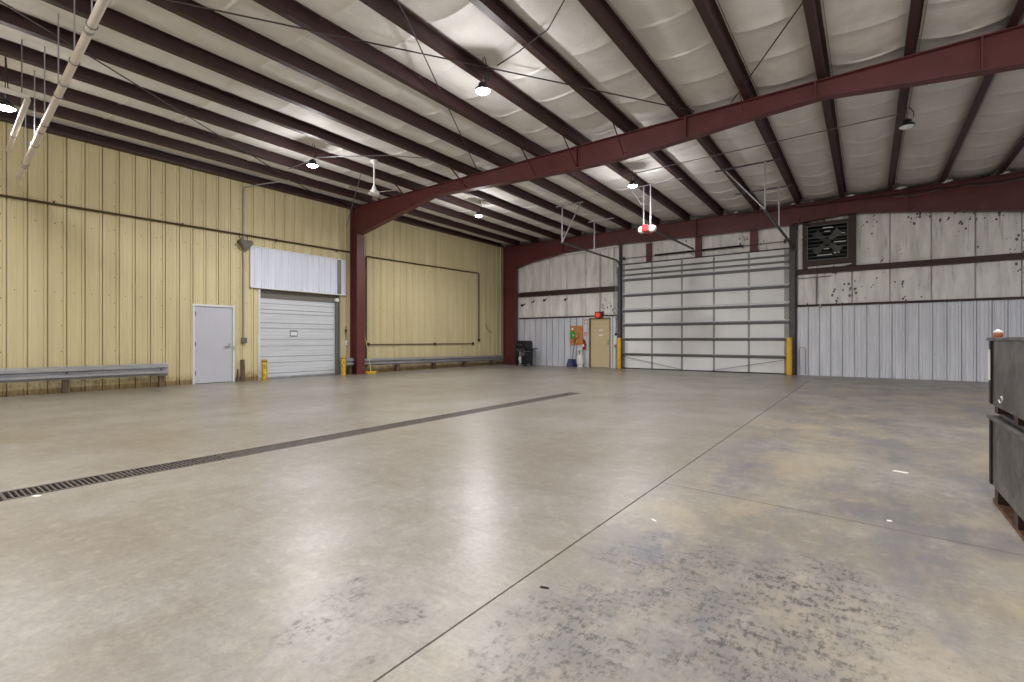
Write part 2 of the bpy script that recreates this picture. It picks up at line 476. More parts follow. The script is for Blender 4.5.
# ------------------------------------------------------------------ ceiling blanket between the purlins
def ceiling():
    mb = MB()
    edges_x = sorted(PX + [XL + .02 - .1, XR])
    xs = []
    for a, b in zip(edges_x[:-1], edges_x[1:]):
        for k in range(8):
            u = k / 8
            xs.append((a + .14 + (b - a) * u, math.sin(PI * u) ** 0.6))
    xs.append((XR + .1, 0))
    ys = []
    seams = [2.98 + .965 * k for k in range(-9, 17)]
    for s in seams:
        for d, r in ((-.45, 0), (-.25, 0), (-.03, 0), (-.007, 1), (.007, 1), (.03, 0), (.22, 0)):
            y = s + d
            if YN < y < YB + .1: ys.append((y, r))
    ys = [(YN - .1, 0)] + ys + [(YB + .2, 0)]
    vs = []
    rnd = random.Random(3)
    amp = {}
    for j, (y, r) in enumerate(ys):
        for i, (x, s) in enumerate(xs):
            key = (i // 8, round(y / .965))
            a = amp.setdefault(key, rnd.uniform(.3, 1.0))
            wob = .006 * math.sin(x * 5 + y * 3.1) + .005 * math.sin(y * 7.3 + x)
            z = ZP + .212 + dz(y) - .10 * s + wob * s - r * .028 * a * s
            vs.append((x + (.0 if r == 0 else .0), y + (.05 * math.sin(x * 2.2 + y) * s if y > YF else 0), z))
    n = len(xs); fs = []
    for j in range(len(ys) - 1):
        for i in range(n - 1):
            a = j * n + i
            fs.append((a, a + 1, a + n + 1, a + n))
    mb.add(vs, fs)
    for x0, x1 in ((XL - .3, XR + .3),):
        mb.box(x0, x1, YN - .3, YB + .5, ZP + .34, ZP + .42)
    return mb
struct('ceiling', ceiling(), 'ceiling', smooth=True, label='white vinyl insulation blanket sagging between roof purlins', cat='ceiling')

# ------------------------------------------------------------------ ribbed sheet helper
def ribs(a0, a1, phase, pitch, major, minor, cuts):
    """profile: list of (a, depth) sorted; major = (half base, half top, height); minor likewise or None"""
    pts = {a0: 0.0, a1: 0.0}
    k0 = int(math.floor((a0 - phase) / pitch)) - 1; k1 = int(math.ceil((a1 - phase) / pitch)) + 1
    def put(c, hb, ht, h, slit=0):
        q = ((c - hb, 0), (c - ht, h), (c + ht, h), (c + hb, 0))
        if slit: q = ((c - hb, 0), (c - ht, h), (c + ht, h), (c + ht + .004, -slit), (c + ht + .022, -slit), (c + ht + .027, 0))
        for a, d in q:
            if a0 < a < a1: pts[a] = d
    for k in range(k0, k1):
        c = phase + k * pitch
        put(c, *major)
        if minor:
            for q in minor[1]: put(c + pitch * q, *minor[0])
    P = sorted(pts.items())
    def dep(a):
        for (p, d), (q, e) in zip(P[:-1], P[1:]):
            if p <= a <= q: return d + (e - d) * (a - p) / max(q - p, 1e-9)
        return 0
    for c in cuts:
        if a0 < c < a1 and c not in pts: P.append((c, dep(c)))
    P.sort()
    return P
def sheet(mb, P, fn, z0, z1, holes, th=.004):
    """fn(a, depth, z) -> xyz. holes: (a0,a1,z0,z1)"""
    for (a, d), (b, e) in zip(P[:-1], P[1:]):
        mid = (a + b) / 2
        spans = [(z0, z1)]
        for h in holes:
            if h[0] <= mid <= h[1]:
                ns = []
                for s in spans:
                    if h[2] > s[0]: ns.append((s[0], min(s[1], h[2])))
                    if h[3] < s[1]: ns.append((max(s[0], h[3]), s[1]))
                spans = [s for s in ns if s[1] - s[0] > .002]
        for s in spans:
            mb.hexa([fn(a, d - th, s[0]), fn(b, e - th, s[0]), fn(b, e, s[0]), fn(a, d, s[0])],
                    [fn(a, d - th, s[1]), fn(b, e - th, s[1]), fn(b, e, s[1]), fn(a, d, s[1])])
def screw(mb, c, axis):
    mb.lathe(c, [(.011, 0), (.011, .004), (.004, .008)], 6, axis)

# ------------------------------------------------------------------ left wall (yellow)
HOLES = [(5.03, 6.06, -.1, 2.09), (6.70, 9.36, -.1, 2.62)]
mb = MB()
fnL = lambda a, d, z: (XL + d, a, z)
WT = 5.66
for (a0, a1, ph) in ((YN, YF, 1.6748 - .012), (YF, YB + .15, 10.7159 - .012)):
    P = ribs(a0, a1, ph, .3048, (.030, .018, .024, .036), ((.018, .008, .005), (.36, .64)), [5.03, 6.06, 6.70, 9.36])
    sheet(mb, P, fnL, 0.0, WT, HOLES)
mb.box(XL - .30, XL - .05, YN, 5.03, 0, WT + .2); mb.box(XL - .30, XL - .05, 5.03, 6.06, 2.09, WT + .2)
mb.box(XL - .30, XL - .05, 6.06, 6.70, 0, WT + .2); mb.box(XL - .30, XL - .05, 6.70, 9.36, 2.62, WT + .2)
mb.box(XL - .30, XL - .05, 9.36, YB + .3, 0, WT + .2)
struct('wall_left', mb, 'wall_yellow', label='yellow ribbed metal side wall with rusty foot', cat='wall')
mb = MB()
for (a0, a1, ph) in ((YN, YF, 1.6748 - .012), (YF, YB, 10.7159 - .012)):
    k = int((a0 - ph) / .3048)
    for q in range(k, k + 60):
        y = ph + q * .3048 + .15
        if not a0 < y < a1: continue
        for z in (.20, 2.18, 3.66):
            if any(h[0] - .03 < y < h[1] + .03 and z < h[3] + .05 for h in HOLES): continue
            if 6.45 < y < 9.55 and z > 2.6 and z < 3.9: continue
            screw(mb, (XL, y - (.0 if z > 1 else .07), z), 'x')
            if z < 1: screw(mb, (XL, y + .07, z), 'x')
        if q % 3 == 0:
            for z in (.9, 1.45, 2.0, 2.6, 3.15, 3.7, 4.25, 4.8):
                yy = y - .15
                if any(h[0] - .05 < yy < h[1] + .05 and z < 4 for h in HOLES): continue
                screw(mb, (XL, yy - .05, z), 'x')
struct('trim_1', mb, 'darksteel', label='rows of small dark screws in the yellow wall sheets', cat='screws')
# dark eave strut along the top of the wall
mb = MB()
mb.strip([(XL + .2, 5.60), (XL + .2, 5.56), (XL + .03, 5.56), (XL + .03, 5.79), (XL + .1, 5.79)], .004, 'y', YN, YE)
tag(build('eave_strut', mb, 'purlin'), 'dark red eave strut running along the top of the yellow wall', 'beam')

# ------------------------------------------------------------------ purlins
names = ['', 'first', 'second', 'third', 'fourth', 'fifth', 'sixth', 'seventh', 'eighth', 'ninth', 'tenth', 'eleventh', 'twelfth', 'thirteenth', 'fourteenth']
vis = sorted([x for x in PX if x < 2])
for x in PX:
    if x > 4: continue
    mb = MB()
    for (y0, y1) in ((YN, YF), (YF, YE + .1)):
        prof = [(0, .022), (0, 0), (.115, 0), (.115, .2), (.20, .2), (.20, .18)]
        t = .004
        offp = [(t, .022), (t, t), (.115 - t, t), (.115 - t, .2 + t), (.20 + t, .2 + t), (.20 + t, .18)]
        for i in range(5):
            q = [prof[i], prof[i + 1], offp[i + 1], offp[i]]
            mb.hexa([(x + p[0], y0, ZP + dz(y0) + p[1]) for p in q], [(x + p[0], y1, ZP + dz(y1) + p[1]) for p in q])
    if x < 2:
        k = vis.index(x) + 1
        lab = 'dark red Z-shaped roof purlin, %s out from the yellow wall' % names[k]
    else: lab = 'dark red Z-shaped roof purlin beyond the right edge of the photo'
    tag(build('roof_purlin', mb, 'purlin'), lab, 'purlin', 'long red roof purlins')

# ------------------------------------------------------------------ steel frames
def interp(prof, x):
    for (a, z), (b, y) in zip(prof[:-1], prof[1:]):
        if a <= x <= b: return z + (y - z) * (x - a) / (b - a)
    return prof[-1][1]
def flange(mb, pts, y0, y1, t):
    for (a, z), (b, q) in zip(pts[:-1], pts[1:]):
        mb.hexa([(a, y0, z), (b, y0, q), (b, y1, q), (a, y1, z)], [(a, y0, z + t), (b, y0, q + t), (b, y1, q + t), (a, y1, z + t)])
def frame(Y, hc, hw, xin, bot, top, label, right_col, stiff, xo=.05):
    t = thing('steel_portal', (XL + .3, Y, 0), label, 'frame')
    c = MB()
    kz = bot[0][1]
    c.box(xin - .02, xin, Y - hc, Y + hc, .02, kz)                      # inner flange
    c.box(XL + xo, XL + xo + .02, Y - hc * .8, Y + hc * .8, .02, top)   # outer flange
    c.box(XL + xo + .02, xin - .02, Y - .008, Y + .008, .02, top - .02) # web
    c.box(XL + xo, xin + .01, Y - hc, Y + hc, 0, .02)                   # base plate
    build('column', c, 'primer', t)
    r = MB()
    pts = [(xin - .02, kz)] + bot[1:]
    poly = [(p[0], p[1] + .014) for p in pts] + [(pts[-1][0], top - .014), (xin - .02, top - .014)]
    for (a, z), (b, q) in zip(poly[:len(pts) - 1], poly[1:len(pts)]):
        r.hexa([(a, Y - .008, z), (b, Y - .008, q), (b, Y + .008, q), (a, Y + .008, z)],
               [(a, Y - .008, top - .014), (b, Y - .008, top - .014), (b, Y + .008, top - .014), (a, Y + .008, top - .014)])
    flange(r, pts, Y - hw, Y + hw, .016)
    flange(r, [(XL + xo + .02, top - .016), (pts[-1][0], top - .016)], Y - hw, Y + hw, .016)
    build('rafter', r, 'primer', t)
    for x in stiff:
        s = MB(); z = interp(pts, x) + .016
        s.box(x - .012, x + .012, Y - hw * .95, Y - .008, z, top - .016); s.box(x - .012, x + .012, Y + .008, Y + hw * .95, z, top - .016)
        build('splice_plate', s, 'primer', t)
    if right_col:
        c = MB(); xe = pts[-1][0]
        c.box(xe, xe + .02, Y - hw, Y + hw, 0, top); c.box(XR - .07, XR - .05, Y - hw, Y + hw, 0, top); c.box(xe + .02, XR - .07, Y - .008, Y + .008, 0, top)
        build('column', c, 'primer', t)
    return t, pts
botM = [(-13.58, 4.66)] + [(a * 1.0247, 1.147 + (z - 1.147) * 1.0247) for a, z in [(-9.80, 5.22), (-7.2, 5.08), (-5.37, 5.01), (-4.29, 5.0), (-3.48, 5.04), (-2.54, 5.10), (-1.62, 5.17), (-.61, 5.22), (.48, 5.09), (1.77, 4.96), (7.1, 4.3)]]
fm, ptsM = frame(YF, .15, .10, -13.58, botM, 5.615, 'red steel frame spanning mid room, column against the yellow wall', True, [-5.4, -2.93, -.73, 1.35])
for x in PX:
    if -12 < x < 1 and x not in (-6.52 + 9,):
        if x in (-0.695, .46, -3.07, -7.65, -9.88): continue
        b = MB()
        zb = interp(ptsM, x + .03) + .03
        b.bar((x + .05, YF - .80, ZP + .01), (x + .02, YF - .13, zb), .045, .006, (1, 0, 0))
        build('flange_brace', b, 'primer', fm)
botE = [(-13.12, 4.47), (-12.35, 4.66), (-10.6, 4.90), (-7.9, 5.0), (-5.0, 4.92), (-3.2, 4.90), (-2.0, 4.92), (-.8, 5.0), (-.26, 5.02), (1.2, 4.83), (3.26, 4.52), (7.3, 4.0)]
fe, ptsE = frame(YE, .11, .10, -13.12, botE, 5.53, 'dark red end frame in front of the back wall, column in the far corner', True, [-10.6, -5.0, -.8, 1.0], .24)

# ------------------------------------------------------------------ back wall
mb = MB()
fnB = lambda a, d, z: (a, YB - d, z)
PH = -1.8859
DL, DR = -8.02, -2.06          # clear opening of the sectional door
D2 = (-9.42, -8.53)            # man door
for (a0, a1, z1, holes) in ((XL, D2[0] - .06, 2.14, []), (D2[0] - .06, D2[1] + .06, 2.14, [(D2[0] - .06, D2[1] + .06, -1, 2.08)]), (D2[1] + .06, -8.11, 2.14, []), (-1.87, XR, 2.26, [])):
    P = ribs(a0, a1, PH, .3048, (.032, .020, .036, .045), ((.020, .010, .012), (.33, .67)), [])
    sheet(mb, P, fnB, .0, z1, holes)
struct('wall_back', mb, 'galv_wall', label='galvanised ribbed liner sheets on the lower back wall', cat='wall')
mb = MB()
mb.box(XL, D2[0] - .06, YB + .13, YB + .3, 0, 5.9); mb.box(D2[0] - .06, D2[1] + .06, YB + .13, YB + .3, 2.08, 5.9)
mb.box(D2[1] + .06, DL, YB + .13, YB + .3, 0, 5.9); mb.box(DL, DR, YB + .13, YB + .3, 4.3, 5.9); mb.box(DR, XR, YB + .13, YB + .3, 0, 5.9)
struct('wall_back_shell', mb, 'roofmetal', label='outer sheet behind the back wall insulation', cat='wall')
# blanket above the liner, pillowed between seams
def pillow(x0, x1, z0, z1, seams, tab):
    mb = MB()
    ed = [x0] + [s for s in seams if x0 < s < x1] + [x1]
    xs = []
    for a, b in zip(ed[:-1], ed[1:]):
        xs += [(a - .009, -9), (a, -2), (a + .009, -9), (a + .022, .3)] + [(a + (b - a) * k / 8, 1 - abs(2 * k / 8 - 1) ** 3) for k in range(1, 8)] + [(b - .022, .3)]
    xs.append((x1, 0))
    nzv = 12; vs = []
    for j in range(nzv + 1):
        v = j / nzv
        for x, s in xs:
            e = 1 - abs(2 * v - 1) ** 4
            if s < 0:
                d = .04 if s < -5 else (-.065 if tab else .12)
                if not tab and s < -5: d = .09
                vs.append((x, YB + d, z0 + (z1 - z0) * v)); continue
            y = YB + .055 - .05 * s * (.35 + .65 * e) - .007 * math.sin(x * 9 + v * 4) * s * e - .005 * math.sin(x * 23 + v * 9) * s * e
            vs.append((x, y, z0 + (z1 - z0) * v))
    n = len(xs); fs = []
    for j in range(nzv):
        for i in range(n - 1):
            a = j * n + i; fs.append((a, a + 1, a + n + 1, a + n))
    mb.add(vs, fs)
    return mb
SL = [-12.35, -11.43, -10.56, -9.64, -8.97, -8.35]
SR = [-1.31, -.39, .54, 1.48, 2.4, 3.3, 4.2, 5.1, 6.0, 7.0]
SC = [-6.85, -4.98, -3.14]
mb = MB()
for (x0, x1, z0, z1, se, tb) in ((-13.9, -8.11, 2.16, 3.16, SL, 1), (-13.9, -8.11, 3.34, 5.6, SL, 1), (-1.87, XR, 2.30, 3.31, SR, 0), (-1.87, XR, 3.45, 5.6, SR, 0), (-8.10, -1.88, 4.22, 5.6, SC, 0)):
    q = pillow(x0, x1, z0, z1, se, tb); mb.add(q.v, q.f)
struct('wall_back_blanket', mb, 'blanket', smooth=True, label='stained white insulation blanket on the upper back wall', cat='wall')
# girts
def girt(name, x0, x1, z0, z1, d, label):
    mb = MB()
    mb.box(x0, x1, YB - d, YB - d + .006, z0, z1)
    mb.box(x0, x1, YB - d + .006, YB + .05, z0, z0 + .006); mb.box(x0, x1, YB - d + .006, YB + .05, z1 - .006, z1)
    return tag(build(name, mb, 'purlin'), label, 'beam')
girt('wall_girt', -13.1, -8.1, 3.14, 3.36, .05, 'dark red girt crossing the insulation left of the big door')
girt('wall_girt', -1.86, XR - .1, 3.29, 3.46, .06, 'dark red girt crossing the insulation right of the big door')
girt('wall_girt', -13.1, -8.1, 2.12, 2.18, .045, 'thin dark girt above the liner sheets left of the big door')
girt('wall_girt', -1.86, XR - .1, 2.23, 2.30, .045, 'thin dark girt above the liner sheets right of the big door')
# posts of the door opening and above it
for (x0, x1, z0, z1, lab) in ((-8.10, -7.98, 0, 5.0, 'dark red jamb post at the left side of the big door'), (-2.08, -1.88, 0, 4.92, 'dark red jamb post at the right side of the big door'),
                              (-6.97, -6.75, 4.2, 4.92, 'short red post above the big door, nearest its left corner'), (-5.10, -4.88, 4.2, 4.91, 'short red post above the middle of the big door'),
                              (-3.27, -3.03, 4.2, 4.9, 'short red post above the big door, nearest its right corner')):
    mb = MB(); y0 = YB - .08 if z0 > 1 else YB - .07
    mb.box(x0, x1, y0, y0 + .008, z0, z1); mb.box(x0, x0 + .008, y0 + .008, YB - .018, z0, z1); mb.box(x1 - .008, x1, y0 + .008, YB - .018, z0, z1)
    tag(build('steel_post', mb, 'primer' if z0 > 1 else 'jamb_dark'), lab, 'post')
# plastic strip of torn insulation below the end rafter
mb = MB(); mb.hexa([(-10.7, YB - .15, 4.84), (-8.15, YB - .15, 4.93), (-8.15, YB - .08, 4.93), (-10.7, YB - .08, 4.84)], [(-10.7, YB - .15, 4.92), (-8.15, YB - .15, 5.03), (-8.15, YB - .08, 5.03), (-10.7, YB - .08, 4.92)])
tag(build('insulation_strip', mb, 'foil', bevel=.015), 'pale folded strip of insulation under the end rafter left of the big door', 'insulation')

# unseen walls
mb = MB(); mb.box(XR, XR + .2, YN, YB + .3, 0, 6.0); struct('wall_right', mb, 'galv_wall', label='plain metal wall beyond the right of the photo', cat='wall')
mb = MB(); mb.box(XL - .3, XR + .2, YN - .2, YN, 0, 6.0); struct('wall_near', mb, 'wall_yellow', label='plain wall behind the photographer', cat='wall')

# ------------------------------------------------------------------ door 1: grey man door in the yellow wall
def sdoor(name, loc, label):
    o = thing(name, loc, label, 'door'); o['kind'] = 'structure'; return o
d = sdoor('door_1', (XL, 5.54, 0), 'light grey steel man door in the yellow wall')
mb = MB()
x0, x1 = XL - .08, XL + .045
mb.box(x0, x1, 5.03, 5.085, 0, 2.09); mb.box(x0, x1, 6.005, 6.06, 0, 2.09); mb.box(x0, x1, 5.085, 6.005, 2.035, 2.09)
build('door_frame', mb, 'frame_white', d, bevel=.004)
mb = MB(); mb.box(XL - .045, XL + .012, 5.088, 6.0, .012, 2.03)
leaf = build('door_leaf', mb, 'greydoor', d, bevel=.003)
mb = MB(); mb.box(XL - .08, XL + .03, 5.03, 6.06, 0, .011); build('threshold', mb, 'darksteel', d)
for z in (.28, 1.04, 1.83):
    mb = MB(); mb.box(XL + .012, XL + .024, 5.087, 5.115, z - .055, z + .055); mb.tube([(XL + .027, 5.087, z - .055), (XL + .027, 5.087, z + .055)], .008)
    build('hinge', mb, 'darksteel', leaf)
mb = MB(); mb.lathe((XL + .012, 5.915, .98), [(.035, 0), (.035, .012), (.016, .02), (.014, .05)], 14, 'x'); mb.bar((XL + .058, 5.925, .98), (XL + .058, 5.79, .975), .018, .022)
mb.lathe((XL + .012, 5.925, 1.03), [(.024, 0), (.022, .014)], 12, 'x')
build('door_handle', mb, 'steel', leaf, smooth=True)
mb = MB(); mb.box(XL + .045, XL + .05, 6.02, 6.045, .86, .98); build('strike_plate', mb, 'steel', d)

# ------------------------------------------------------------------ door 2: tan man door in the back wall
d = sdoor('door_2', (-8.97, YB, 0), 'tan steel man door in the back wall')
mb = MB()
y0, y1 = YB - .05, YB + .1
mb.box(D2[0] - .06, D2[0], y0, y1, 0, 2.08); mb.box(D2[1], D2[1] + .05, y0, y1, 0, 2.08); mb.box(D2[0], D2[1], y0, y1, 2.03, 2.08)
build('door_frame', mb, 'tan_dark', d)
mb = MB(); mb.box(D2[0] - .12, D2[0] - .06, YB - .055, YB, 0, 2.12); mb.box(D2[1] + .05, D2[1] + .11, YB - .055, YB, 0, 2.12); mb.box(D2[0] - .06, D2[1] + .05, YB - .055, YB, 2.08, 2.12)
build('casing', mb, 'frame_white', d)
mb = MB(); mb.box(D2[0] + .005, D2[1] - .005, YB + .01, YB + .055, .012, 2.025); leaf = build('door_leaf', mb, 'tan', d, bevel=.003)
mb = MB(); mb.box(D2[0] + .06, D2[1] - .04, YB + .004, YB + .01, .03, .34); mb.box(D2[0] + .03, D2[0] + .05, YB + .0, YB + .01, .05, 1.95); build('kick_plate', mb, M['tan'], leaf)
for z, h in ((1.56, .05), (1.35, .06)):
    mb = MB(); mb.box(-9.03, -8.86, YB + .004, YB + .01, z - h / 2, z + h / 2); build('notice', mb, 'paper', leaf)
mb = MB(); mb.lathe((-8.61, YB + .01, 1.0), [(.03, 0), (.03, -.012), (.012, -.02), (.026, -.045), (.026, -.065), (.01, -.075)], 14, 'y'); build('door_knob', mb, 'steel', leaf, smooth=True)
mb = MB(); mb.lathe((-8.61, YB + .01, 1.13), [(.026, 0), (.024, -.014)], 12, 'y'); build('deadbolt', mb, 'steel', leaf, smooth=True)
for z in (.3, 1.0, 1.8):
    mb = MB(); mb.box(D2[0], D2[0] + .012, YB - .006, YB + .01, z - .05, z + .05); build('hinge', mb, 'darksteel', leaf)

# ------------------------------------------------------------------ door 3: white roll up door in the yellow wall
d = sdoor('door_3', (XL, 8.0, 0), 'white slatted roll up door in the yellow wall under the white panel')
RB = XL - .10
mb = MB()
z = .06; prof = []
while z < 2.36:
    h = .094
    prof += [(RB - .0, z), (RB + .003, z + .006), (RB + .0045, z + h * .5), (RB + .003, z + h - .007), (RB - .001, z + h - .003)]
    z += h
prof = [(p[0], p[1]) for p in prof]
mb2 = MB()
for (a, b) in zip(prof[:-1], prof[1:]):
    mb2.hexa([(a[0] - .02, 6.78, a[1]), (a[0], 6.78, a[1]), (a[0], 9.24, a[1]), (a[0] - .02, 9.24, a[1])], [(b[0] - .02, 6.78, b[1]), (b[0], 6.78, b[1]), (b[0], 9.24, b[1]), (b[0] - .02, 9.24, b[1])])
build('slat_curtain', mb2, 'rollshut', d)
mb = MB()
for zz in (.16, .48, .66, .97, 1.16, 1.50, 1.65, 1.93, 2.05, 2.22):
    mb.box(RB + .001, RB + .0075, 6.79, 9.23, zz - .007, zz + .007)
build('slat_joint', mb, M['stile'], d)
mb = MB(); mb.box(RB - .02, RB + .03, 6.78, 9.24, .012, .065); build('bottom_bar', mb, 'zinc', d, bevel=.004)
mb = MB(); mb.box(RB - .03, RB + .02, 6.76, 9.34, 2.37, 2.62); build('header_panel', mb, 'header', d)
mb = MB(); mb.box(RB - .03, XL + .03, 6.70, 6.76, 0, 2.62); mb.box(RB, RB + .03, 6.76, 6.80, 0, 2.4); build('guide_channel', mb, 'frame_white', d)
mb = MB(); mb.box(RB - .03, XL - .01, 9.24, 9.34, 0, 2.37); mb.box(XL - .01, XL + .03, 9.31, 9.36, 0, 2.62); build('guide_channel', mb, 'jamb', d)
mb = MB(); mb.lathe((XL - .03, 9.26, 2.46), [(.02, -.06), (.06, -.05), (.07, 0), (.06, .06), (.02, .075)], 16, 'x'); build('chain_hoist', mb, 'offwhite', d, smooth=True)
mb = MB(); mb.box(RB + .014, RB + .022, 7.70, 7.94, 1.26, 1.44); build('sign_plate', mb, 'strut', d)
mb = MB(); mb.box(RB + .022, RB + .025, 7.715, 7.925, 1.285, 1.40); build('sign_face', mb, 'white', d)

# white corrugated panel above
t = thing('overhead_panel', (XL, 8.0, 2.65), 'white corrugated metal panel fixed above the roll up door', 'panel')
mb = MB()
P = ribs(6.50, 9.50, 6.6, .20, (.035, .02, .022), ((.012, .006, .006), (.38, .62)), [])
sheet(mb, P, lambda a, dd, zz: (XL + .05 + dd, a, zz), 2.66, 3.80, [])
build('panel_sheet', mb, 'hood', t)
mb = MB(); mb.box(XL + .032, XL + .08, 6.46, 6.50, 2.64, 3.82); mb.box(XL + .032, XL + .08, 9.50, 9.54, 2.64, 3.82); mb.box(XL + .032, XL + .09, 6.46, 9.54, 2.63, 2.66); mb.box(XL + .032, XL + .08, 6.5, 9.5, 3.79, 3.815)
build('edge_trim', mb, 'white', t)
mb = MB(); mb.box(XL + .078, XL + .084, 9.22, 9.36, 2.67, 3.79); build('side_flashing', mb, 'strut', t)

# ------------------------------------------------------------------ door 4: big sectional door
d = sdoor('door_4', (-5.04, YB, 0), 'big white sectional overhead door with grey struts in the back wall')
YD = YB - .02
n = 7; H = 4.2 / n
for k in range(n):
    mb = MB(); mb.box(DL + .02, DR - .02, YD, YD + .05, .015 + k * H, (k + 1) * H - .006); build('door_section', mb, 'garage', d, bevel=.004)
for zc, hh in ((.575, .06), (1.175, .06), (1.745, .06), (2.31, .06), (2.93, .06), (3.55, .06), (3.755, .035), (3.96, .03)):
    mb = MB()
    mb.strip([(YD - .012, zc - hh / 2 - .02), (YD - .012, zc - hh / 2), (YD - .06, zc - hh / 2), (YD - .06, zc - hh / 2 + .02)], .004, 'x', DL + .03, DR - .03)
    mb.strip([(YD - .06, zc + hh / 2 - .02), (YD - .06, zc + hh / 2), (YD - .012, zc + hh / 2), (YD - .012, zc + hh / 2 + .02)], .004, 'x', DL + .03, DR - .03)
    mb.box(DL + .03, DR - .03, YD - .022, YD - .013, zc - hh / 2, zc + hh / 2)
    build('strut', mb, 'strut', d)
mb = MB(); mb.box(DL + .02, DR - .02, YD - .03, YD + .05, 4.17, 4.21); build('top_rail', mb, 'purlin', d)
mb = MB(); mb.box(DL + .02, DR - .02, YD - .02, YD + .05, .0, .035); build('bottom_seal', mb, 'rubber', d)
for x in (DL + .07, -6.75, -5.6, -4.46, -3.31, DR - .1):
    ww = .075 if x in (DL + .07, DR - .1) else .035
    for k in range(n):
        mb = MB(); mb.box(x - ww, x + ww, YD - .011, YD - .001, .04 + k * H, (k + 1) * H - .02)
        build('stile', mb, 'stile', d)
        mb = MB(); mb.box(x - .03, x + .03, YD - .02, YD - .012, (k + 1) * H - .06, (k + 1) * H + .04) if k < n - 1 else mb.box(x - .03, x + .03, YD - .02, YD - .012, (k + 1) * H - .06, (k + 1) * H - .03)
        build('hinge', mb, 'zinc', d)
for a, b in (((-7.95, .50), (-5.6, .05)), ((-2.15, .50), (-4.5, .05))):
    mb = MB(); mb.tube([(a[0], YD - .09, a[1]), (b[0], YD - .09, b[1])], .009, 6); build('brace_rod', mb, 'darksteel', d)

# door hardware: tracks, shaft, springs, opener
def track(x, name_label, yend, s):
    t = thing('door_track', (x, YB - .12, 0), name_label, 'track', 'tracks of the big sectional door')
    mb = MB()
    pts = [(x, YD - .09, .05), (x, YD - .09, 3.95)]
    R = .38
    for k in range(1, 9):
        a = PI / 2 * k / 8
        pts.append((x, YD - .09 - R * (1 - math.cos(a)), 3.95 + R * math.sin(a)))
    pts.append((x, yend, 4.34))
    for p, q in zip(pts[:-1], pts[1:]):
        mb.bar(p, q, .05, .055, (1, 0, 0))
    build('track_rail', mb, 'darksteel', t)
    mb = MB(); mb.box(x + s * .03, x + s * .11, YD - .1, YD - .055, .02, 4.1); build('track_angle', mb, 'darksteel', t)
    return t
tl = track(-8.09 + .05, 'dark curved track at the left side of the big door', 13.6, -1)
for (y, top) in ((13.6, 5.62), (15.9, 5.60)):
    mb = MB(); mb.bar((-8.04, y, 4.34), (-8.04, y, top + dz(y)), .035, .035); build('hanger', mb, 'zinc', tl)
    mb = MB(); mb.bar((-8.3, y + .04, top - .02 + dz(y)), (-7.3, y + .04, top - .02 + dz(y)), .035, .035); build('hanger_bar', mb, 'zinc', tl)
mb = MB(); mb.bar((-8.04, 13.6, 4.36), (-7.42, 13.7, 5.55), .03, .03); build('hanger_brace', mb, 'zinc', tl)
tr = track(-2.03, 'dark curved track at the right side of the big door', 13.15, 1)
for (y, top) in ((13.2, 5.62), (15.5, 5.60)):
    mb = MB(); mb.bar((-2.03, y, 4.34), (-2.03, y, top + dz(y)), .035, .035); build('hanger', mb, 'zinc', tr)
    mb = MB(); mb.bar((-3.2, y + .04, top - .03 + dz(y)), (-1.7, y + .04, top - .03 + dz(y)), .035, .035); build('hanger_bar', mb, 'darksteel', tr)
mb = MB(); mb.bar((-2.03, 13.2, 4.36), (-2.95, 13.3, 5.52), .03, .03); build('hanger_brace', mb, 'zinc', tr)

t = thing('torsion_shaft', (-5.04, YE - .2, 4.42), 'steel torsion shaft with black springs above the big door', 'shaft')
ys = YE + .13
t['_o'] = [-5.04, ys, 4.42]; t.location = (-5.04, ys, 4.42)
mb = MB(); mb.tube([(-7.98, ys, 4.42), (-2.1, ys, 4.42)], .013, 8); build('shaft', mb, 'darksteel', t)
for x0, x1 in ((-6.6, -5.11), (-4.86, -3.48)):
    mb = MB()
    pr = [(.02, x0)]
    k = 0; x = x0
    while x < x1: pr += [(.036, x), (.040, x + .01)]; x += .02
    pr.append((.02, x1))
    mb.lathe((0, ys, 4.42), pr, 12, 'x'); build('spring', mb, 'rubber', t, smooth=False)
for x in (-7.86, -2.2):
    mb = MB(); mb.lathe((x, ys, 4.42), [(.03, -.03), (.07, -.03), (.07, .03), (.03, .03)], 16, 'x'); build('cable_drum', mb, 'darksteel', t)

t = thing('door_opener', (-5.08, 13.35, 4.3), 'white and red door opener hung before the big door', 'opener')
ux, uy, uz = -5.08, 13.35, 4.33
sa = (math.cos(YAW), math.sin(YAW))
mb = MB(); mb.box(ux - .09, ux + .09, uy - .20, uy + .20, uz - .10, uz + .10); mh = build('motor_housing', mb, 'red', t, bevel=.025)
for s in (-1, 1):
    mb = MB(); cx = ux + s * .09
    mb.lathe((cx, uy, uz), [(.105, 0), (.11, s * .06), (.095, s * .125), (.055, s * .17), (.01, s * .18)], 20, 'x'); build('light_cover', mb, 'offwhite', mh, smooth=True)
mb = MB(); mb.bar((ux, uy + .20, uz + .06), (ux, YE - .15, 4.45), .05, .05); build('trolley_rail', mb, 'darksteel', t)
for dx in (-.10, .10):
    mb = MB(); mb.bar((ux + dx, uy, uz + .12), (ux + dx, uy, 5.58), .04, .012, (0, 1, 0)); build('hanger', mb, 'zinc', t)
mb = MB(); mb.bar((ux - .15, uy, uz + .72), (ux - .5, uy, 5.58), .03, .01, (0, 1, 0)); build('hanger_brace', mb, 'zinc', t)
mb = MB(); mb.bar((-5.42, uy, 5.585), (-4.1, uy, 5.585), .04, .02); build('hanger_bar', mb, 'zinc', t)

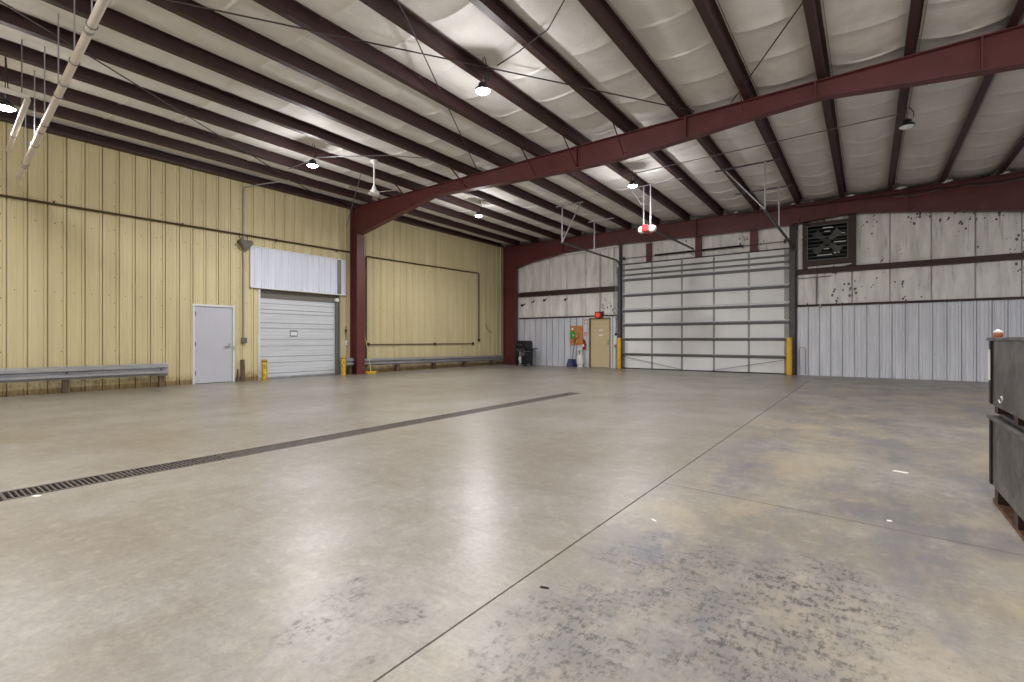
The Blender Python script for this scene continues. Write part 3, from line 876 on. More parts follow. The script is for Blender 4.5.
# ------------------------------------------------------------------ exhaust fan in the back wall
t = thing('exhaust_fan', (-1.0, YB - .1, 3.46), 'square louvred exhaust fan in a dark red frame high on the back wall', 'fan')
yf = YB - .145
mb = MB()
for (x0, x1, z0, z1) in ((-1.70, -1.58, 3.46, 5.02), (-.48, -.28, 3.46, 5.02), (-1.58, -.48, 4.82, 4.92), (-1.58, -.48, 3.55, 3.70)):
    mb.box(x0, x1, yf, YB + .05, z0, z1)
build('fan_frame', mb, 'purlin', t)
mb = MB(); mb.box(-1.58, -.48, YB - .035, YB - .025, 3.7, 4.82); build('fan_back', mb, 'black', t)
for k in range(9):
    zc = 3.76 + k * .125
    mb = MB(); mb.hexa([(-1.56, YB - .095, zc - .03), (-.50, YB - .095, zc - .03), (-.50, YB - .09, zc - .03), (-1.56, YB - .09, zc - .03)],
                       [(-1.56, YB - .045, zc + .05), (-.50, YB - .045, zc + .05), (-.50, YB - .04, zc + .05), (-1.56, YB - .04, zc + .05)])
    build('louvre', mb, 'black', t)
mb = MB()
for (x0, x1, z0, z1) in ((-1.58, -1.55, 3.7, 4.82), (-.51, -.48, 3.7, 4.82), (-1.55, -.51, 4.79, 4.82), (-1.55, -.51, 3.7, 3.73)):
    mb.box(x0, x1, yf - .005, yf + .02, z0, z1)
for z in (4.1, 4.42): mb.box(-1.55, -.51, yf, yf + .02, z - .012, z + .012)
build('guard_frame', mb, 'darksteel', t)
mb = MB(); mb.lathe((-1.03, YB - .16, 4.26), [(.10, 0), (.11, .03), (.11, .08), (.05, .1)], 18, 'y'); hub = build('fan_hub', mb, 'black', t, smooth=True)
for k in range(4):
    a = PI / 4 + k * PI / 2; c, s_ = math.cos(a), math.sin(a)
    mb = MB(); px, pz = -s_, c
    def pt(r, w, dy): return (-1.03 + c * r + px * w, YB - .125 + dy, 4.26 + s_ * r + pz * w)
    mb.hexa([pt(.1, -.05, .02), pt(.46, -.12, .03), pt(.46, .12, -.03), pt(.1, .05, -.02)], [pt(.1, -.05, .026), pt(.46, -.12, .036), pt(.46, .12, -.024), pt(.1, .05, -.014)])
    build('fan_blade', mb, 'darksteel', hub)
for (x0, x1, zz) in ((-1.15, -.88, 4.72), (-1.1, -.95, 4.60), (-.78, -.56, 4.50), (-.86, -.54, 4.24), (-.78, -.58, 4.10), (-1.42, -1.24, 4.11), (-1.12, -.98, 4.05), (-1.3, -.9, 3.86), (-.86, -.7, 3.9)):
    mb = MB(); mb.box(x0, x1, YB - .1, YB - .094, zz - .012, zz + .012); build('louvre_daylight', mb, 'foil', t)  # pale strips painted in for daylight showing between the louvres
mb = MB(); mb.bar((-1.52, yf - .012, 3.47), (-.40, yf - .012, 3.51), .012, .035); build('sill_strip', mb, 'zinc', t)
mb = MB(); pts = [(-1.72, YE - .13, 5.12), (-1.78, YE - .14, 4.98), (-1.70, YE - .13, 4.87), (-1.55, YE - .02, 4.86), (-1.5, YB - .17, 4.84)]
mb.tube(pts, .010, 6); build('power_cord', mb, 'rubber', t, smooth=True)

# ------------------------------------------------------------------ guardrails
def wbeam(y0, y1, zb, x, h=.29):
    mb = MB()
    u = [(0, 0), (.03, .035), (.075, .06), (.075, .105), (.01, .135), (.01, .165), (.075, .195), (.075, .24), (.03, .265), (0, .30)]
    k = h / .30
    mb.strip([(x + p[0], zb + p[1] * k) for p in u], .005, 'y', y0, y1)
    return mb
def rail_post(y, z1, x, w=.10):
    mb = MB(); mb.box(x - .13, x - .006, y - w / 2, y + w / 2, 0, z1); return mb
XG = -13.80
t = thing('guardrail', (XG, 2.0, 0), 'galvanised guardrail on posts before the yellow wall left of the grey door', 'guardrail')
beam = build('rail_beam', wbeam(-1.5, 4.36, .29, XG), 'rail', t)
mb = wbeam(4.18, 4.40, .275, XG + .008, .32); build('end_shoe', mb, 'zinc', beam)
for y in (-.9, .8, 2.56, 4.30):
    build('rail_post', rail_post(y, .57, XG, .11), 'wood', t)
for y in (2.56, 4.27):
    mb = MB(); mb.lathe((XG + .01, y, .435), [(.025, 0), (.022, .02), (.008, .026)], 8, 'x'); build('bolt', mb, 'darksteel', beam)
t = thing('guardrail', (XG, 14.0, 0), 'long galvanised guardrail along the yellow wall between column and corner', 'guardrail')
def slope(mb, y0, z0, y1, z1):
    mb.v = [(v[0], v[1], v[2] + z0 + (z1 - z0) * (v[1] - y0) / (y1 - y0)) for v in mb.v]; return mb
build('rail_beam', slope(wbeam(10.02, 17.75, .25, XG, .25), 10, .02, 18, -.06), 'rail', t)
for y in (11.62, 13.46, 15.26, 17.1):
    build('rail_post', rail_post(y, .46 - .009 * (y - 10), XG, .11), 'wood', t)
t = thing('guardrail', (XG, 9.5, 0), 'short piece of guardrail between the yellow post and the red column', 'guardrail')
build('rail_beam', wbeam(9.40, 9.68, .28, XG, .27), 'rail', t)
build('rail_post', rail_post(9.60, .5, XG, .08), 'wood', t)

# ------------------------------------------------------------------ yellow posts
def stub(x, y, label):
    t = thing('guard_post', (x, y, 0), label, 'post')
    mb = MB(); mb.lathe((x, y, 0), [(.074, 0), (.074, .58), (.066, .60), (.02, .605)], 16); pt_ = build('post_tube', mb, 'yellow_scuffed', t, smooth=True)
    mb = MB(); mb.lathe((x + .05, y - .02, .42), [(.03, 0), (.03, .018), (.012, .022)], 12, 'x'); build('reflector', mb, 'tan_dark', pt_)
    mb = MB(); mb.lathe((x, y, .545), [(.078, -.008), (.078, .012)], 16); build('collar', mb, 'conduit', t)
stub(-13.72, 6.72, 'short scuffed yellow post at the left side of the roll up door')
stub(-13.78, 9.31, 'short scuffed yellow post at the right side of the roll up door')
def bollard(x, y, label):
    t = thing('bollard', (x, y, 0), label, 'bollard')
    mb = MB(); mb.lathe((x, y, 0), [(.085, 0), (.085, 1.20), (.078, 1.225), (.05, 1.24)], 20); build('bollard_pipe', mb, 'yellow', t, smooth=True)
    mb = MB(); mb.lathe((x, y, 0), [(.092, 0), (.092, .012)], 20); build('base_ring', mb, 'tan_dark', t)
bollard(-7.98, 17.93, 'tall yellow bollard at the left foot of the big door')
bollard(-2.05, 17.93, 'tall yellow bollard at the right foot of the big door')

# ------------------------------------------------------------------ wooden offcuts by the grey door
t = tag(build('wood_plank', MB().hexa([(-13.99, 6.2, 0), (-13.95, 6.2, 0), (-13.95, 6.31, 0), (-13.99, 6.31, 0)], [(-14.02, 6.2, .6), (-13.99, 6.2, .6), (-13.99, 6.31, .6), (-14.02, 6.31, .6)]), 'wood', bevel=.004),
        'weathered plank standing on the floor right of the grey door', 'plank')
tag(build('wood_plank', MB().hexa([(-14.0, 6.10, 0), (-13.97, 6.10, 0), (-13.97, 6.14, 0), (-14.0, 6.14, 0)], [(-14.02, 6.12, .34), (-14.0, 6.12, .34), (-14.0, 6.15, .34), (-14.02, 6.15, .34)]), 'wood'),
    'narrow short stick leaning close beside the grey door frame', 'plank')

# ------------------------------------------------------------------ conduits and boxes on the yellow wall
def clip(mb, p, r): pass
t = thing('wall_conduit', (XL + .05, 5, 4.08), 'brown conduit running level across the yellow wall above both doors', 'conduit')
mb = MB(); mb.tube([(XL + .058, -3, 4.03), (XL + .058, 2, 4.06), (XL + .058, 9.7, 4.11)], .026, 8); build('conduit_tube', mb, 'conduit', t, smooth=True)
for y in (2.4, 4.8, 7.2, 9.2):
    mb = MB(); mb.box(XL + .03, XL + .088, y - .012, y + .012, 4.035, 4.13); build('strap', mb, 'conduit', t)
t = thing('wall_conduit', (XL + .05, 13, 4.1), 'dark conduit framing the yellow wall between column and corner, dropping at the right', 'conduit')
mb = MB(); mb.tube([(XL + .058, 10.36, .2), (XL + .058, 10.36, 4.02), (XL + .058, 10.40, 4.06), (XL + .058, 16.33, 4.14), (XL + .058, 16.38, 4.10), (XL + .058, 16.38, 1.2)], .026, 8); build('conduit_tube', mb, 'conduit', t, smooth=True)
mb = MB(); mb.box(XL + .03, XL + .10, 16.33, 16.43, 1.08, 1.2); build('outlet_box', mb, 'conduit', t)
t = thing('wall_conduit', (XL + .05, 13, 1.0), 'thin brown pipe low on the yellow wall between column and corner', 'conduit')
mb = MB(); mb.tube([(XL + .052, 10.42, .99), (XL + .052, 16.0, .99), (XL + .052, 16.04, .93)], .018, 8); build('conduit_tube', mb, 'conduit', t, smooth=True)
for y in (10.46, 13.66, 15.98):
    mb = MB(); mb.box(XL + .03, XL + .085, y - .035, y + .035, .94, 1.05); build('junction_box', mb, 'conduit', t)
t = thing('wall_conduit', (XL + .05, 6.29, 1.1), 'grey conduit dropping from the roof to a box right of the grey door', 'conduit')
mb = MB(); mb.tube([(-12.9, 7.0, 5.58), (-13.5, 6.6, 5.50), (-13.98, 6.31, 5.42), (XL + .06, 6.29, 5.36), (XL + .06, 6.29, 1.2)], .017, 8); build('conduit_tube', mb, 'zinc', t, smooth=True)
mb = MB(); mb.box(XL + .03, XL + .10, 6.22, 6.36, 1.06, 1.21); build('outlet_box', mb, 'tan_dark', t, bevel=.006)
mb = MB(); mb.box(XL + .10, XL + .108, 6.24, 6.34, 1.08, 1.19); build('cover_plate', mb, 'strut', t)
t = thing('floodlight', (XL + .2, 6.29, 3.65), 'brown wedge shaped fixture with cables left of the white panel', 'light fixture')
mb = MB()
yc = 6.29
mb.hexa([(XL + .09, yc - .03, 3.66), (XL + .20, yc - .03, 3.66), (XL + .20, yc + .03, 3.66), (XL + .09, yc + .03, 3.66)], [(XL + .08, yc - .17, 3.84), (XL + .28, yc - .17, 3.84), (XL + .28, yc + .17, 3.84), (XL + .08, yc + .17, 3.84)])
mb.hexa([(XL + .08, yc - .17, 3.84), (XL + .28, yc - .17, 3.84), (XL + .28, yc + .17, 3.84), (XL + .08, yc + .17, 3.84)], [(XL + .08, yc - .15, 3.93), (XL + .22, yc - .15, 3.93), (XL + .22, yc + .15, 3.93), (XL + .08, yc + .15, 3.93)])
build('fixture_body', mb, 'header', t, bevel=.01)
mb = MB(); mb.box(XL + .03, XL + .09, yc - .06, yc + .06, 3.78, 3.9); build('bracket', mb, 'conduit', t)
mb = MB(); mb.tube([(XL + .12, yc - .12, 3.93), (XL + .13, yc - .16, 4.03), (XL + .12, yc - .13, 4.10), (XL + .10, yc - .06, 4.02), (XL + .1, yc - .08, 3.93)], .012, 6)
mb.tube([(XL + .12, yc + .07, 3.93), (XL + .14, yc + .05, 4.02), (XL + .08, yc + .1, 4.08)], .010, 6); build('cable', mb, 'conduit', t, smooth=True)
mb = MB(); mb.lathe((XL + .15, yc - .17, 3.85), [(.04, 0), (.045, -.03), (.02, -.05)], 10, 'y'); build('side_cap', mb, 'conduit', t)
t = thing('switch_box', (XL + .06, 9.58, 1.0), 'small pale switch box right of the roll up door beside the column', 'switch')
mb = MB(); mb.box(XL + .03, XL + .09, 9.53, 9.63, .98, 1.13); build('box_body', mb, 'offwhite', t, bevel=.006)
mb = MB(); mb.box(XL + .09, XL + .10, 9.565, 9.595, 1.03, 1.08); build('button', mb, 'black', t)
mb = MB(); mb.tube([(XL + .045, 9.56, 1.13), (XL + .045, 9.55, 1.45), (XL + .045, 9.56, 1.62)], .011, 6); mb.box(XL + .03, XL + .07, 9.53, 9.58, 1.42, 1.5); build('conduit_tube', mb, 'conduit', t)
mb = MB(); mb.tube([(XL + .035, 16.9, 1.9), (XL + .036, 16.95, 1.75), (XL + .036, 17.1, 1.55), (XL + .036, 17.35, 1.50)], .012, 6)
tag(build('hook_hose', mb, 'conduit', smooth=True), 'short curved dark hose hooked on the yellow wall near the far corner', 'hose')

# yellow broom against the wall beside the column
t = thing('push_broom', (-13.45, 10.12, 0), 'yellow push broom leaning beside the red column', 'broom')
mb = MB(); mb.box(-13.58, -13.44, 10.02, 10.36, .03, .085); build('broom_head', mb, 'yellow', t, bevel=.01)
mb = MB(); mb.box(-13.57, -13.45, 10.03, 10.35, .0, .03); build('bristles', mb, 'yellow_scuffed', t)
mb = MB(); mb.tube([(-13.51, 10.19, .07), (-13.68, 10.16, .9), (-13.90, 10.12, 1.75)], .013, 8); build('broom_handle', mb, 'yellowpale', t, smooth=True)

# ------------------------------------------------------------------ far corner: grill
t = thing('gas_grill', (-12.45, 17.6, 0), 'black gas grill with open cart in the far corner', 'grill')
g0, g1, gy0, gy1 = -12.58, -12.0, 17.2, 17.75
mb = MB()
pr = [(gy0, .78), (gy0 - .02, .90), (gy0 + .06, 1.06), (gy0 + .2, 1.12), (gy1 - .05, 1.11), (gy1, 1.0), (gy1, .78)]
mb.prism(pr, 'x', g0 + .02, g1 - .02); lid = build('lid', mb, 'black', t, bevel=.015)
mb = MB(); mb.tube([(g0 + .15, gy0 - .06, .92), (g1 - .15, gy0 - .06, .92)], .012); mb.tube([(g0 + .18, gy0 - .06, .92), (g0 + .18, gy0, .92)], .008); mb.tube([(g1 - .18, gy0 - .06, .92), (g1 - .18, gy0, .92)], .008); build('lid_handle', mb, 'steel', lid)
mb = MB(); mb.box(g0, g1, gy0 - .02, gy1, .66, .78); build('firebox', mb, 'black', t, bevel=.01)
mb = MB(); mb.box(g0 + .05, g1 - .05, gy0 - .05, gy0 - .02, .67, .76); panel = build('control_panel', mb, 'darksteel', t)
for k in range(3):
    mb = MB(); mb.lathe((g0 + .14 + k * .15, gy0 - .05, .715), [(.022, 0), (.02, -.025)], 10, 'y'); build('control_knob', mb, 'black', panel)
mb = MB(); mb.box(g1, g1 + .32, gy0 + .02, gy1 - .05, .74, .78); shelf = build('side_shelf', mb, 'black', t, bevel=.01)
mb = MB(); mb.tube([(g1 + .32, gy0 + .03, .76), (g1 + .38, gy0 + .03, .72), (g1 + .36, gy0 + .03, .66), (g1 + .1, gy0 + .03, .68)], .014, 8); build('shelf_handle', mb, 'black', shelf, smooth=True)
for x in (g0 + .03, g1 - .03):
    for y in (gy0 + .02, gy1 - .03):
        mb = MB(); mb.box(x - .02, x + .02, y - .02, y + .02, .1, .66); build('cart_leg', mb, 'black', t)
mb = MB(); mb.box(g0 + .02, g1 - .02, gy0 + .01, gy1 - .02, .09, .12); build('cart_shelf', mb, 'black', t)
mb = MB(); mb.box(-12.26, g1 - .04, gy0 + .005, gy0 + .02, .12, .64); build('cart_door', mb, 'black', t)
mb = MB(); mb.box(g1 - .02, g1, gy0 + .02, gy1 - .03, .12, .64); mb.box(g0, g0 + .02, gy0 + .02, gy1 - .03, .12, .64); build('side_panel', mb, 'black', t)
mb = MB(); mb.box(-12.20, -12.09, gy0 - .002, gy0 + .005, .46, .60); build('label_plate', mb, 'strut', t)
for x in (g0 + .06, g1 - .06):
    for y in (gy0 + .04, gy1 - .05):
        mb = MB(); mb.lathe((x, y, .05), [(.05, -.02), (.05, .02)], 14, 'x'); build('wheel', mb, 'rubber', t)
def propane(x, y, z, r, h, label, name='propane_tank'):
    t = thing(name, (x, y, z), label, 'gas tank')
    b = .06
    mb = MB()
    pr = [(r * .3, b)] + [(r * math.sin(a), b + r * .55 * (1 - math.cos(a))) for a in [PI / 2 * k / 6 for k in range(2, 7)]]
    top = h - .22
    pr += [(r * math.cos(a), top - r * .5 + r * .5 * math.sin(a)) for a in [PI / 2 * k / 6 for k in range(0, 6)]] + [(.02, top)]
    mb.lathe((x, y, z), pr, 22); build('tank_body', mb, 'offwhite', t, smooth=True)
    mb = MB(); mb.lathe((x, y, z), [(r * .72, 0), (r * .72, .08), (r * .66, .08)], 18); build('foot_ring', mb, 'offwhite', t)
    mb = MB()
    for a0 in (.5, 2.2, 3.8, 5.2):
        for k in range(4):
            a = a0 + k * .16; b2 = a + .16; q = r * .62
            mb.hexa([(x + q * math.cos(a), y + q * math.sin(a), z + top - .02), (x + q * math.cos(b2), y + q * math.sin(b2), z + top - .02), (x + (q + .008) * math.cos(b2), y + (q + .008) * math.sin(b2), z + top - .02), (x + (q + .008) * math.cos(a), y + (q + .008) * math.sin(a), z + top - .02)],
                    [(x + q * math.cos(a), y + q * math.sin(a), z + h - .02), (x + q * math.cos(b2), y + q * math.sin(b2), z + h - .02), (x + (q + .008) * math.cos(b2), y + (q + .008) * math.sin(b2), z + h - .02), (x + (q + .008) * math.cos(a), y + (q + .008) * math.sin(a), z + h - .02)])
    mb.lathe((x, y, z + h - .03), [(r * .58, 0), (r * .66, 0), (r * .66, .03), (r * .58, .03)], 20); build('collar', mb, 'offwhite', t)
    mb = MB(); mb.lathe((x, y, z + top - .01), [(.03, 0), (.03, .06), (.045, .07), (.045, .11), (.02, .12)], 12); build('valve', mb, 'steel', t)
    return t
propane(-12.40, 17.4, .12, .13, .50, 'small white gas tank inside the black grill cart')
propane(-9.76, 18.0, 0, .155, .76, 'tall white gas tank standing left of the tan door')
mb = MB()
for k in range(7):
    a = k / 6
    mb.bar((-11.98, 17.7, .36 + .3 * a), (-11.62, 17.72, .30 + .36 * a), .006)
    mb.bar((-11.98 + .36 * a, 17.7, .36 - .06 * a), (-11.98 + .36 * a, 17.72, .66), .006)
tag(build('wire_basket', mb, 'strut'), 'small wire basket hanging at the right side of the black grill', 'basket')

# ------------------------------------------------------------------ board, shovel, extinguisher, signs by the tan door
t = thing('tool_board', (-10.08, YB - .04, .93), 'orange brown board with green vest and tools left of the tan door', 'board')
yb = YB - .055
mb = MB(); mb.box(-10.37, -9.77, yb, yb + .022, .93, 1.76); build('board_panel', mb, 'pegboard', t, bevel=.003)
mb = MB(); ring = []
mb.prism([(-10.35, 1.24), (-10.22, 1.20), (-10.13, 1.27), (-10.12, 1.42), (-10.18, 1.52), (-10.34, 1.54)], 'y', yb - .05, yb); build('green_vest', mb, 'green', t, bevel=.018)
mb = MB(); mb.box(-10.30, -10.22, yb - .02, yb, 1.58, 1.67); build('note', mb, 'paper', t)
mb = MB(); mb.tube([(-10.17, yb - .06, 1.32), (-10.20, yb - .055, 1.38)], .035, 10); build('white_cup', mb, 'offwhite', t)
mb = MB(); mb.bar((-10.05, yb - .015, 1.64), (-9.99, yb - .015, 1.46), .05, .03); build('tool_handle', mb, 'cork', t)
for (a, b) in (((-9.98, 1.45), (-9.93, 1.34)), ((-10.1, 1.20), (-10.0, 1.24)), ((-9.95, 1.30), (-10.0, 1.22)), ((-10.02, 1.02), (-9.96, 1.0))):
    mb = MB(); mb.bar((a[0], yb - .012, a[1]), (b[0], yb - .012, b[1]), .035, .024); build('hand_tool', mb, 'tan_dark', t)
t = thing('snow_shovel', (-10.2, 18.0, 0), 'dark blue snow shovel leaning on the wall under the orange board', 'shovel')
mb = MB()
N = 8
for k in range(N):
    u0, u1 = k / N, (k + 1) / N
    f = lambda u, z: (-10.2 + (u - .5) * (.46 - .10 * z / .33), 17.98 + .06 * z / .33 + .07 * (1 - (2 * u - 1) ** 2), z)
    a, b, c, e = f(u0, .0), f(u1, .0), f(u1, .33), f(u0, .33)
    mb.hexa([a, b, (b[0], b[1] + .012, b[2]), (a[0], a[1] + .012, a[2])], [e, c, (c[0], c[1] + .012, c[2]), (e[0], e[1] + .012, e[2])])
build('blade', mb, 'blue', t)
mb = MB(); mb.tube([(-10.19, 18.07, .28), (-10.13, 18.17, 1.08)], .015, 8); build('shaft', mb, 'darksteel', t)
mb = MB(); mb.tube([(-10.13, 18.17, 1.07), (-10.17, 18.172, 1.12), (-10.17, 18.175, 1.19), (-10.08, 18.175, 1.19), (-10.08, 18.172, 1.12), (-10.13, 18.17, 1.07)], .015, 8); build('grip', mb, 'black', t)
t = thing('fire_extinguisher', (-9.64, YB - .1, .7), 'red fire extinguisher hung on the wall beside the tan door', 'extinguisher')
ex, ey = -9.66, YB - .13
mb = MB(); mb.lathe((ex, ey, .74), [(.05, 0), (.062, .02), (.062, .28), (.045, .35), (.02, .37)], 16); cyl = build('cylinder', mb, 'red', t, smooth=True)
mb = MB(); mb.box(ex - .02, ex + .02, ey - .05, ey + .03, 1.11, 1.16); mb.bar((ex, ey, 1.17), (ex, ey - .10, 1.20), .025, .012); vh = build('valve_head', mb, 'black', t)
mb = MB(); mb.tube([(ex + .03, ey - .02, 1.13), (ex + .08, ey - .03, 1.08), (ex + .08, ey - .04, .9), (ex + .075, ey - .05, .80)], .012, 8); build('hose', mb, 'rubber', vh, smooth=True)
mb = MB(); mb.box(ex - .035, ex + .035, ey - .067, ey - .058, .86, .97); build('label_band', mb, 'paper', cyl)
mb = MB(); mb.box(ex - .03, ex + .03, ey + .05, YB, .9, .96); build('wall_bracket', mb, 'black', t)
def sign(x0, x1, z0, z1, label):
    t = thing('wall_sign', ((x0 + x1) / 2, YB - .04, z0), label, 'sign')
    mb = MB(); mb.box(x0, x1, YB - .045, YB - .038, z0, z1); build('sign_panel', mb, 'paper', t)
    mb = MB(); w_ = (x1 - x0) * .14
    mb.box(x0 + .006, x1 - .006, YB - .048, YB - .0452, z1 - .05, z1 - .008); mb.box(x0 + .006, x0 + .006 + w_, YB - .048, YB - .0452, z0 + .01, z1 - .05); mb.box(x1 - .006 - w_, x1 - .006, YB - .048, YB - .0452, z0 + .01, z1 - .05)
    mb.prism([(x0 + (x1 - x0) * .3, z0 + .09), (x0 + (x1 - x0) * .7, z0 + .09), ((x0 + x1) / 2, z0 + .03)], 'y', YB - .048, YB - .0452)
    build('red_marking', mb, 'red', t)
sign(-9.68, -9.54, 1.78, 2.03, 'upper red and white sign beside the tan door frame')
sign(-9.69, -9.56, 1.28, 1.48, 'lower red and white sign above the fire extinguisher')
t = thing('alarm_light', (-8.97, YB - .12, 2.05), 'round red alarm light on a dark box above the tan door', 'alarm')
mb = MB(); mb.box(-9.15, -8.80, YB - .14, YB - .05, 2.08, 2.33); build('back_box', mb, M['purlin'], t, bevel=.012)
mb = MB(); mb.lathe((-9.0, YB - .14, 2.18), [(.14, 0), (.14, -.03), (.11, -.05)], 22, 'y'); build('bezel', mb, 'red', t, smooth=True)
mb = MB(); mb.lathe((-9.0, YB - .19, 2.18), [(.105, 0), (.085, -.04), (.04, -.06), (.01, -.065)], 22, 'y'); build('lens', mb, 'alarm', t, smooth=True)
mb = MB(); mb.tube([(-8.95, YB - .08, 2.33), (-8.95, YB - .08, 3.0), (-8.93, YB - .1, 3.15), (-8.95, YB - .08, 3.3), (-8.95, YB - .06, 4.8)], .012, 6); build('conduit_tube', mb, 'strut', t)
t = thing('door_control', (-8.23, YB - .08, .9), 'slim white door control with conduit between tan door and yellow bollard', 'control')
mb = MB(); mb.box(-8.29, -8.19, YB - .10, YB - .03, .96, 1.32); build('control_box', mb, 'offwhite', t, bevel=.01)
mb = MB(); mb.box(-8.27, -8.21, YB - .11, YB - .10, 1.34, 1.42); mb.box(-8.27, -8.21, YB - .10, YB - .04, 1.325, 1.43); build('switch_head', mb, 'black', t)
mb = MB(); mb.tube([(-8.24, YB - .06, 1.42), (-8.24, YB - .06, 4.4)], .014, 6); build('conduit_tube', mb, 'zinc', t)
mb = MB(); mb.box(-8.28, -8.19, YB - .10, YB - .04, 2.0, 2.12); build('junction_box', mb, 'zinc', t)
mb = MB(); mb.tube([(-8.28, YB - .07, .96), (-8.31, YB - .08, .86), (-8.26, YB - .08, .83), (-8.22, YB - .07, .96)], .010, 6); build('pull_cord', mb, 'red', t)
t = thing('wall_conduit', (-1.3, YB - .06, 2.3), 'thin dark conduit run on the insulation right of the big door', 'conduit')
mb = MB(); mb.tube([(-1.84, YB - .045, 3.16), (-.92, YB - .045, 3.18)], .010, 6); mb.tube([(-1.33, YB - .045, 3.17), (-1.33, YB - .045, 2.3)], .010, 6); build('conduit_tube', mb, 'rod', t)
mb = MB(); mb.lathe((-1.22, YB - .06, 2.18), [(.03, 0), (.03, .09), (.02, .11)], 10); build('conduit_cap', mb, 'zinc', t)
t = thing('wire_guard', (-1.72, YB - .06, 0), 'low grey wire loop on the ribbed liner beside the right bollard', 'wire')
mb = MB(); mb.tube([(-1.80, YB - .06, .03), (-1.80, YB - .06, .85), (-1.76, YB - .06, .9), (-1.66, YB - .06, .9), (-1.62, YB - .06, .85), (-1.62, YB - .06, .03)], .008, 6); build('wire_loop', mb, 'strut', t)
# torn dark patches hanging in the left insulation
for (x, z, lab) in ((-12.92, 2.78, 'dark torn flap in the insulation nearest the far corner'), (-12.35, 2.90, 'small dark torn flap, second from the far corner'), (-11.72, 2.95, 'dark torn flap in the insulation above the black grill shelf'), (-10.62, 2.93, 'dark torn flap in the insulation above the orange board')):
    mb = MB(); y = YB - .012
    s_ = 1.5 if x < -12.8 else 1
    mb.prism([(x - .09 * s_, z - .04), (x - .02, z - .07), (x + .08 * s_, z + .02), (x + .10 * s_, z + .07), (x + .02, z + .03), (x - .05 * s_, z + .05)], 'y', y - .02, y + .012)
    tag(build('torn_flap', mb, 'rubber'), lab, 'flap', 'torn flaps in the wall insulation')

# ------------------------------------------------------------------ high bay lamps
def lamp(x, y, z, on, label, top=None, power=1.0):
    t = thing('high_bay_lamp', (x, y, z), label, 'lamp', 'round high bay lamps under the roof')
    mb = MB(); mb.lathe((x, y, z), [(.10, .012), (.125, .0), (.13, .025), (.115, .05), (.08, .07), (.075, .12), (.03, .15)], 24); build('lamp_housing', mb, 'black', t, smooth=True)
    mb = MB(); mb.lathe((x, y, z), [(.005, -.04), (.05, -.036), (.09, -.018), (.118, .004)], 24); build('lamp_lens', mb, 'lens_on' if on else 'lens_off', t, smooth=True)
    mb = MB(); mb.tube([(x, y, z + .14), (x, y, z + .2)], .012, 8); mb.tube([(x, y, z + .2), (x + .02, y, z + .225), (x, y, z + .25)], .008, 6); build('hook', mb, 'steel', t)
    mb = MB(); zt = (ZP + dz(y)) if top is None else top
    mb.tube([(x, y, z + .24), (x, y, zt)], .006, 6); build('hang_wire', mb, 'rod', t)
    mb = MB(); mb.tube([(x + .05, y, z + .12), (x + .11, y + .02, z + .18), (x + .10, y + .02, z + .28), (x + .03, y, zt - .01)], .008, 6); build('power_cord', mb, 'rubber', t, smooth=True)
    if on:
        L = bpy.data.lights.new('lamp_light', 'SPOT'); L.spot_size = math.radians(168); L.spot_blend = .55; L.shadow_soft_size = .08; L.energy = LAMP_W * power; L.color = LAMP_C
        o = bpy.data.objects.new('lamp_light', L); COL.objects.link(o); o.parent = t; o.location = (0, 0, -.06)
        L = bpy.data.lights.new('lamp_glow', 'POINT'); L.shadow_soft_size = .10; L.energy = LAMP_W * .28 * power; L.color = LAMP_C
        o = bpy.data.objects.new('lamp_glow', L); COL.objects.link(o); o.parent = t; o.location = (0, 0, -.07)
    return t
ZL = 5.22
lamp(-5.06, 6.02, ZL, True, 'glaring round lamp nearest the photo centre, before the mid frame', 5.80)
lamp(-10.42, 6.22, ZL, True, 'glaring round lamp before the mid frame, near the yellow wall', 5.80)
lamp(-10.20, 11.93, 5.2, True, 'glaring round lamp beyond the mid frame, near the yellow wall', 5.78)
lamp(-4.96, 12.02, 5.2, True, 'glaring round lamp beyond the mid frame, above the door opener')
lamp(.60, 11.85, 5.22, False, 'round dark lamp with white lens, unlit, at the upper right')
lamp(-11.2, 1.34, 4.9, True, 'glaring lamp cut by the left edge of the photo', 5.75, .35)
for (x, y) in ((.4, 5.9), (-5.0, .2), (.4, .2), (6.0, 6.0), (6.0, .2), (6.0, 12.0), (-5.0, -4.2), (-11.0, -4.2), (.6, -4.2)):  # unseen lamps continuing the grid, most of them added as fill light
    lamp(x, y, ZL, True, 'unseen round high bay lamp hanging outside the frame of the photo', None, .7 if y > 10 else 1.0)  # the dimmer far right one is added to brighten the back wall

# ceiling fan
t = thing('ceiling_fan', (-9.93, 7.58, 4.75), 'white ceiling fan on a long rod before the mid frame', 'fan')
cx, cy = -9.90, 7.56
mb = MB(); mb.lathe((cx, cy, 5.63), [(.09, 0), (.085, -.04), (.04, -.10), (.02, -.11)], 16); build('canopy', mb, 'offwhite', t, smooth=True)
mb = MB(); mb.tube([(cx, cy, 5.55), (cx, cy, 4.95)], .02, 10); build('down_rod', mb, 'offwhite', t, smooth=True)
mb = MB(); mb.lathe((cx, cy, 4.95), [(.03, .05), (.05, 0), (.06, -.05), (.12, -.09), (.135, -.14), (.11, -.18), (.02, -.19)], 20); motor = build('motor', mb, 'offwhite', t, smooth=True)
for k in range(3):
    a = .35 + k * 2 * PI / 3; c, s_ = math.cos(a), math.sin(a)
    def pt(r, w_, dzz): return (cx + c * r - s_ * w_, cy + s_ * r + c * w_, 4.83 + dzz)
    mb = MB(); mb.hexa([pt(.11, -.03, -.01), pt(.68, -.075, -.015), pt(.68, .075, .015), pt(.11, .03, .01)], [pt(.11, -.03, -.004), pt(.68, -.075, -.009), pt(.68, .075, .021), pt(.11, .03, .016)])
    build('fan_blade', mb, 'blade', motor)

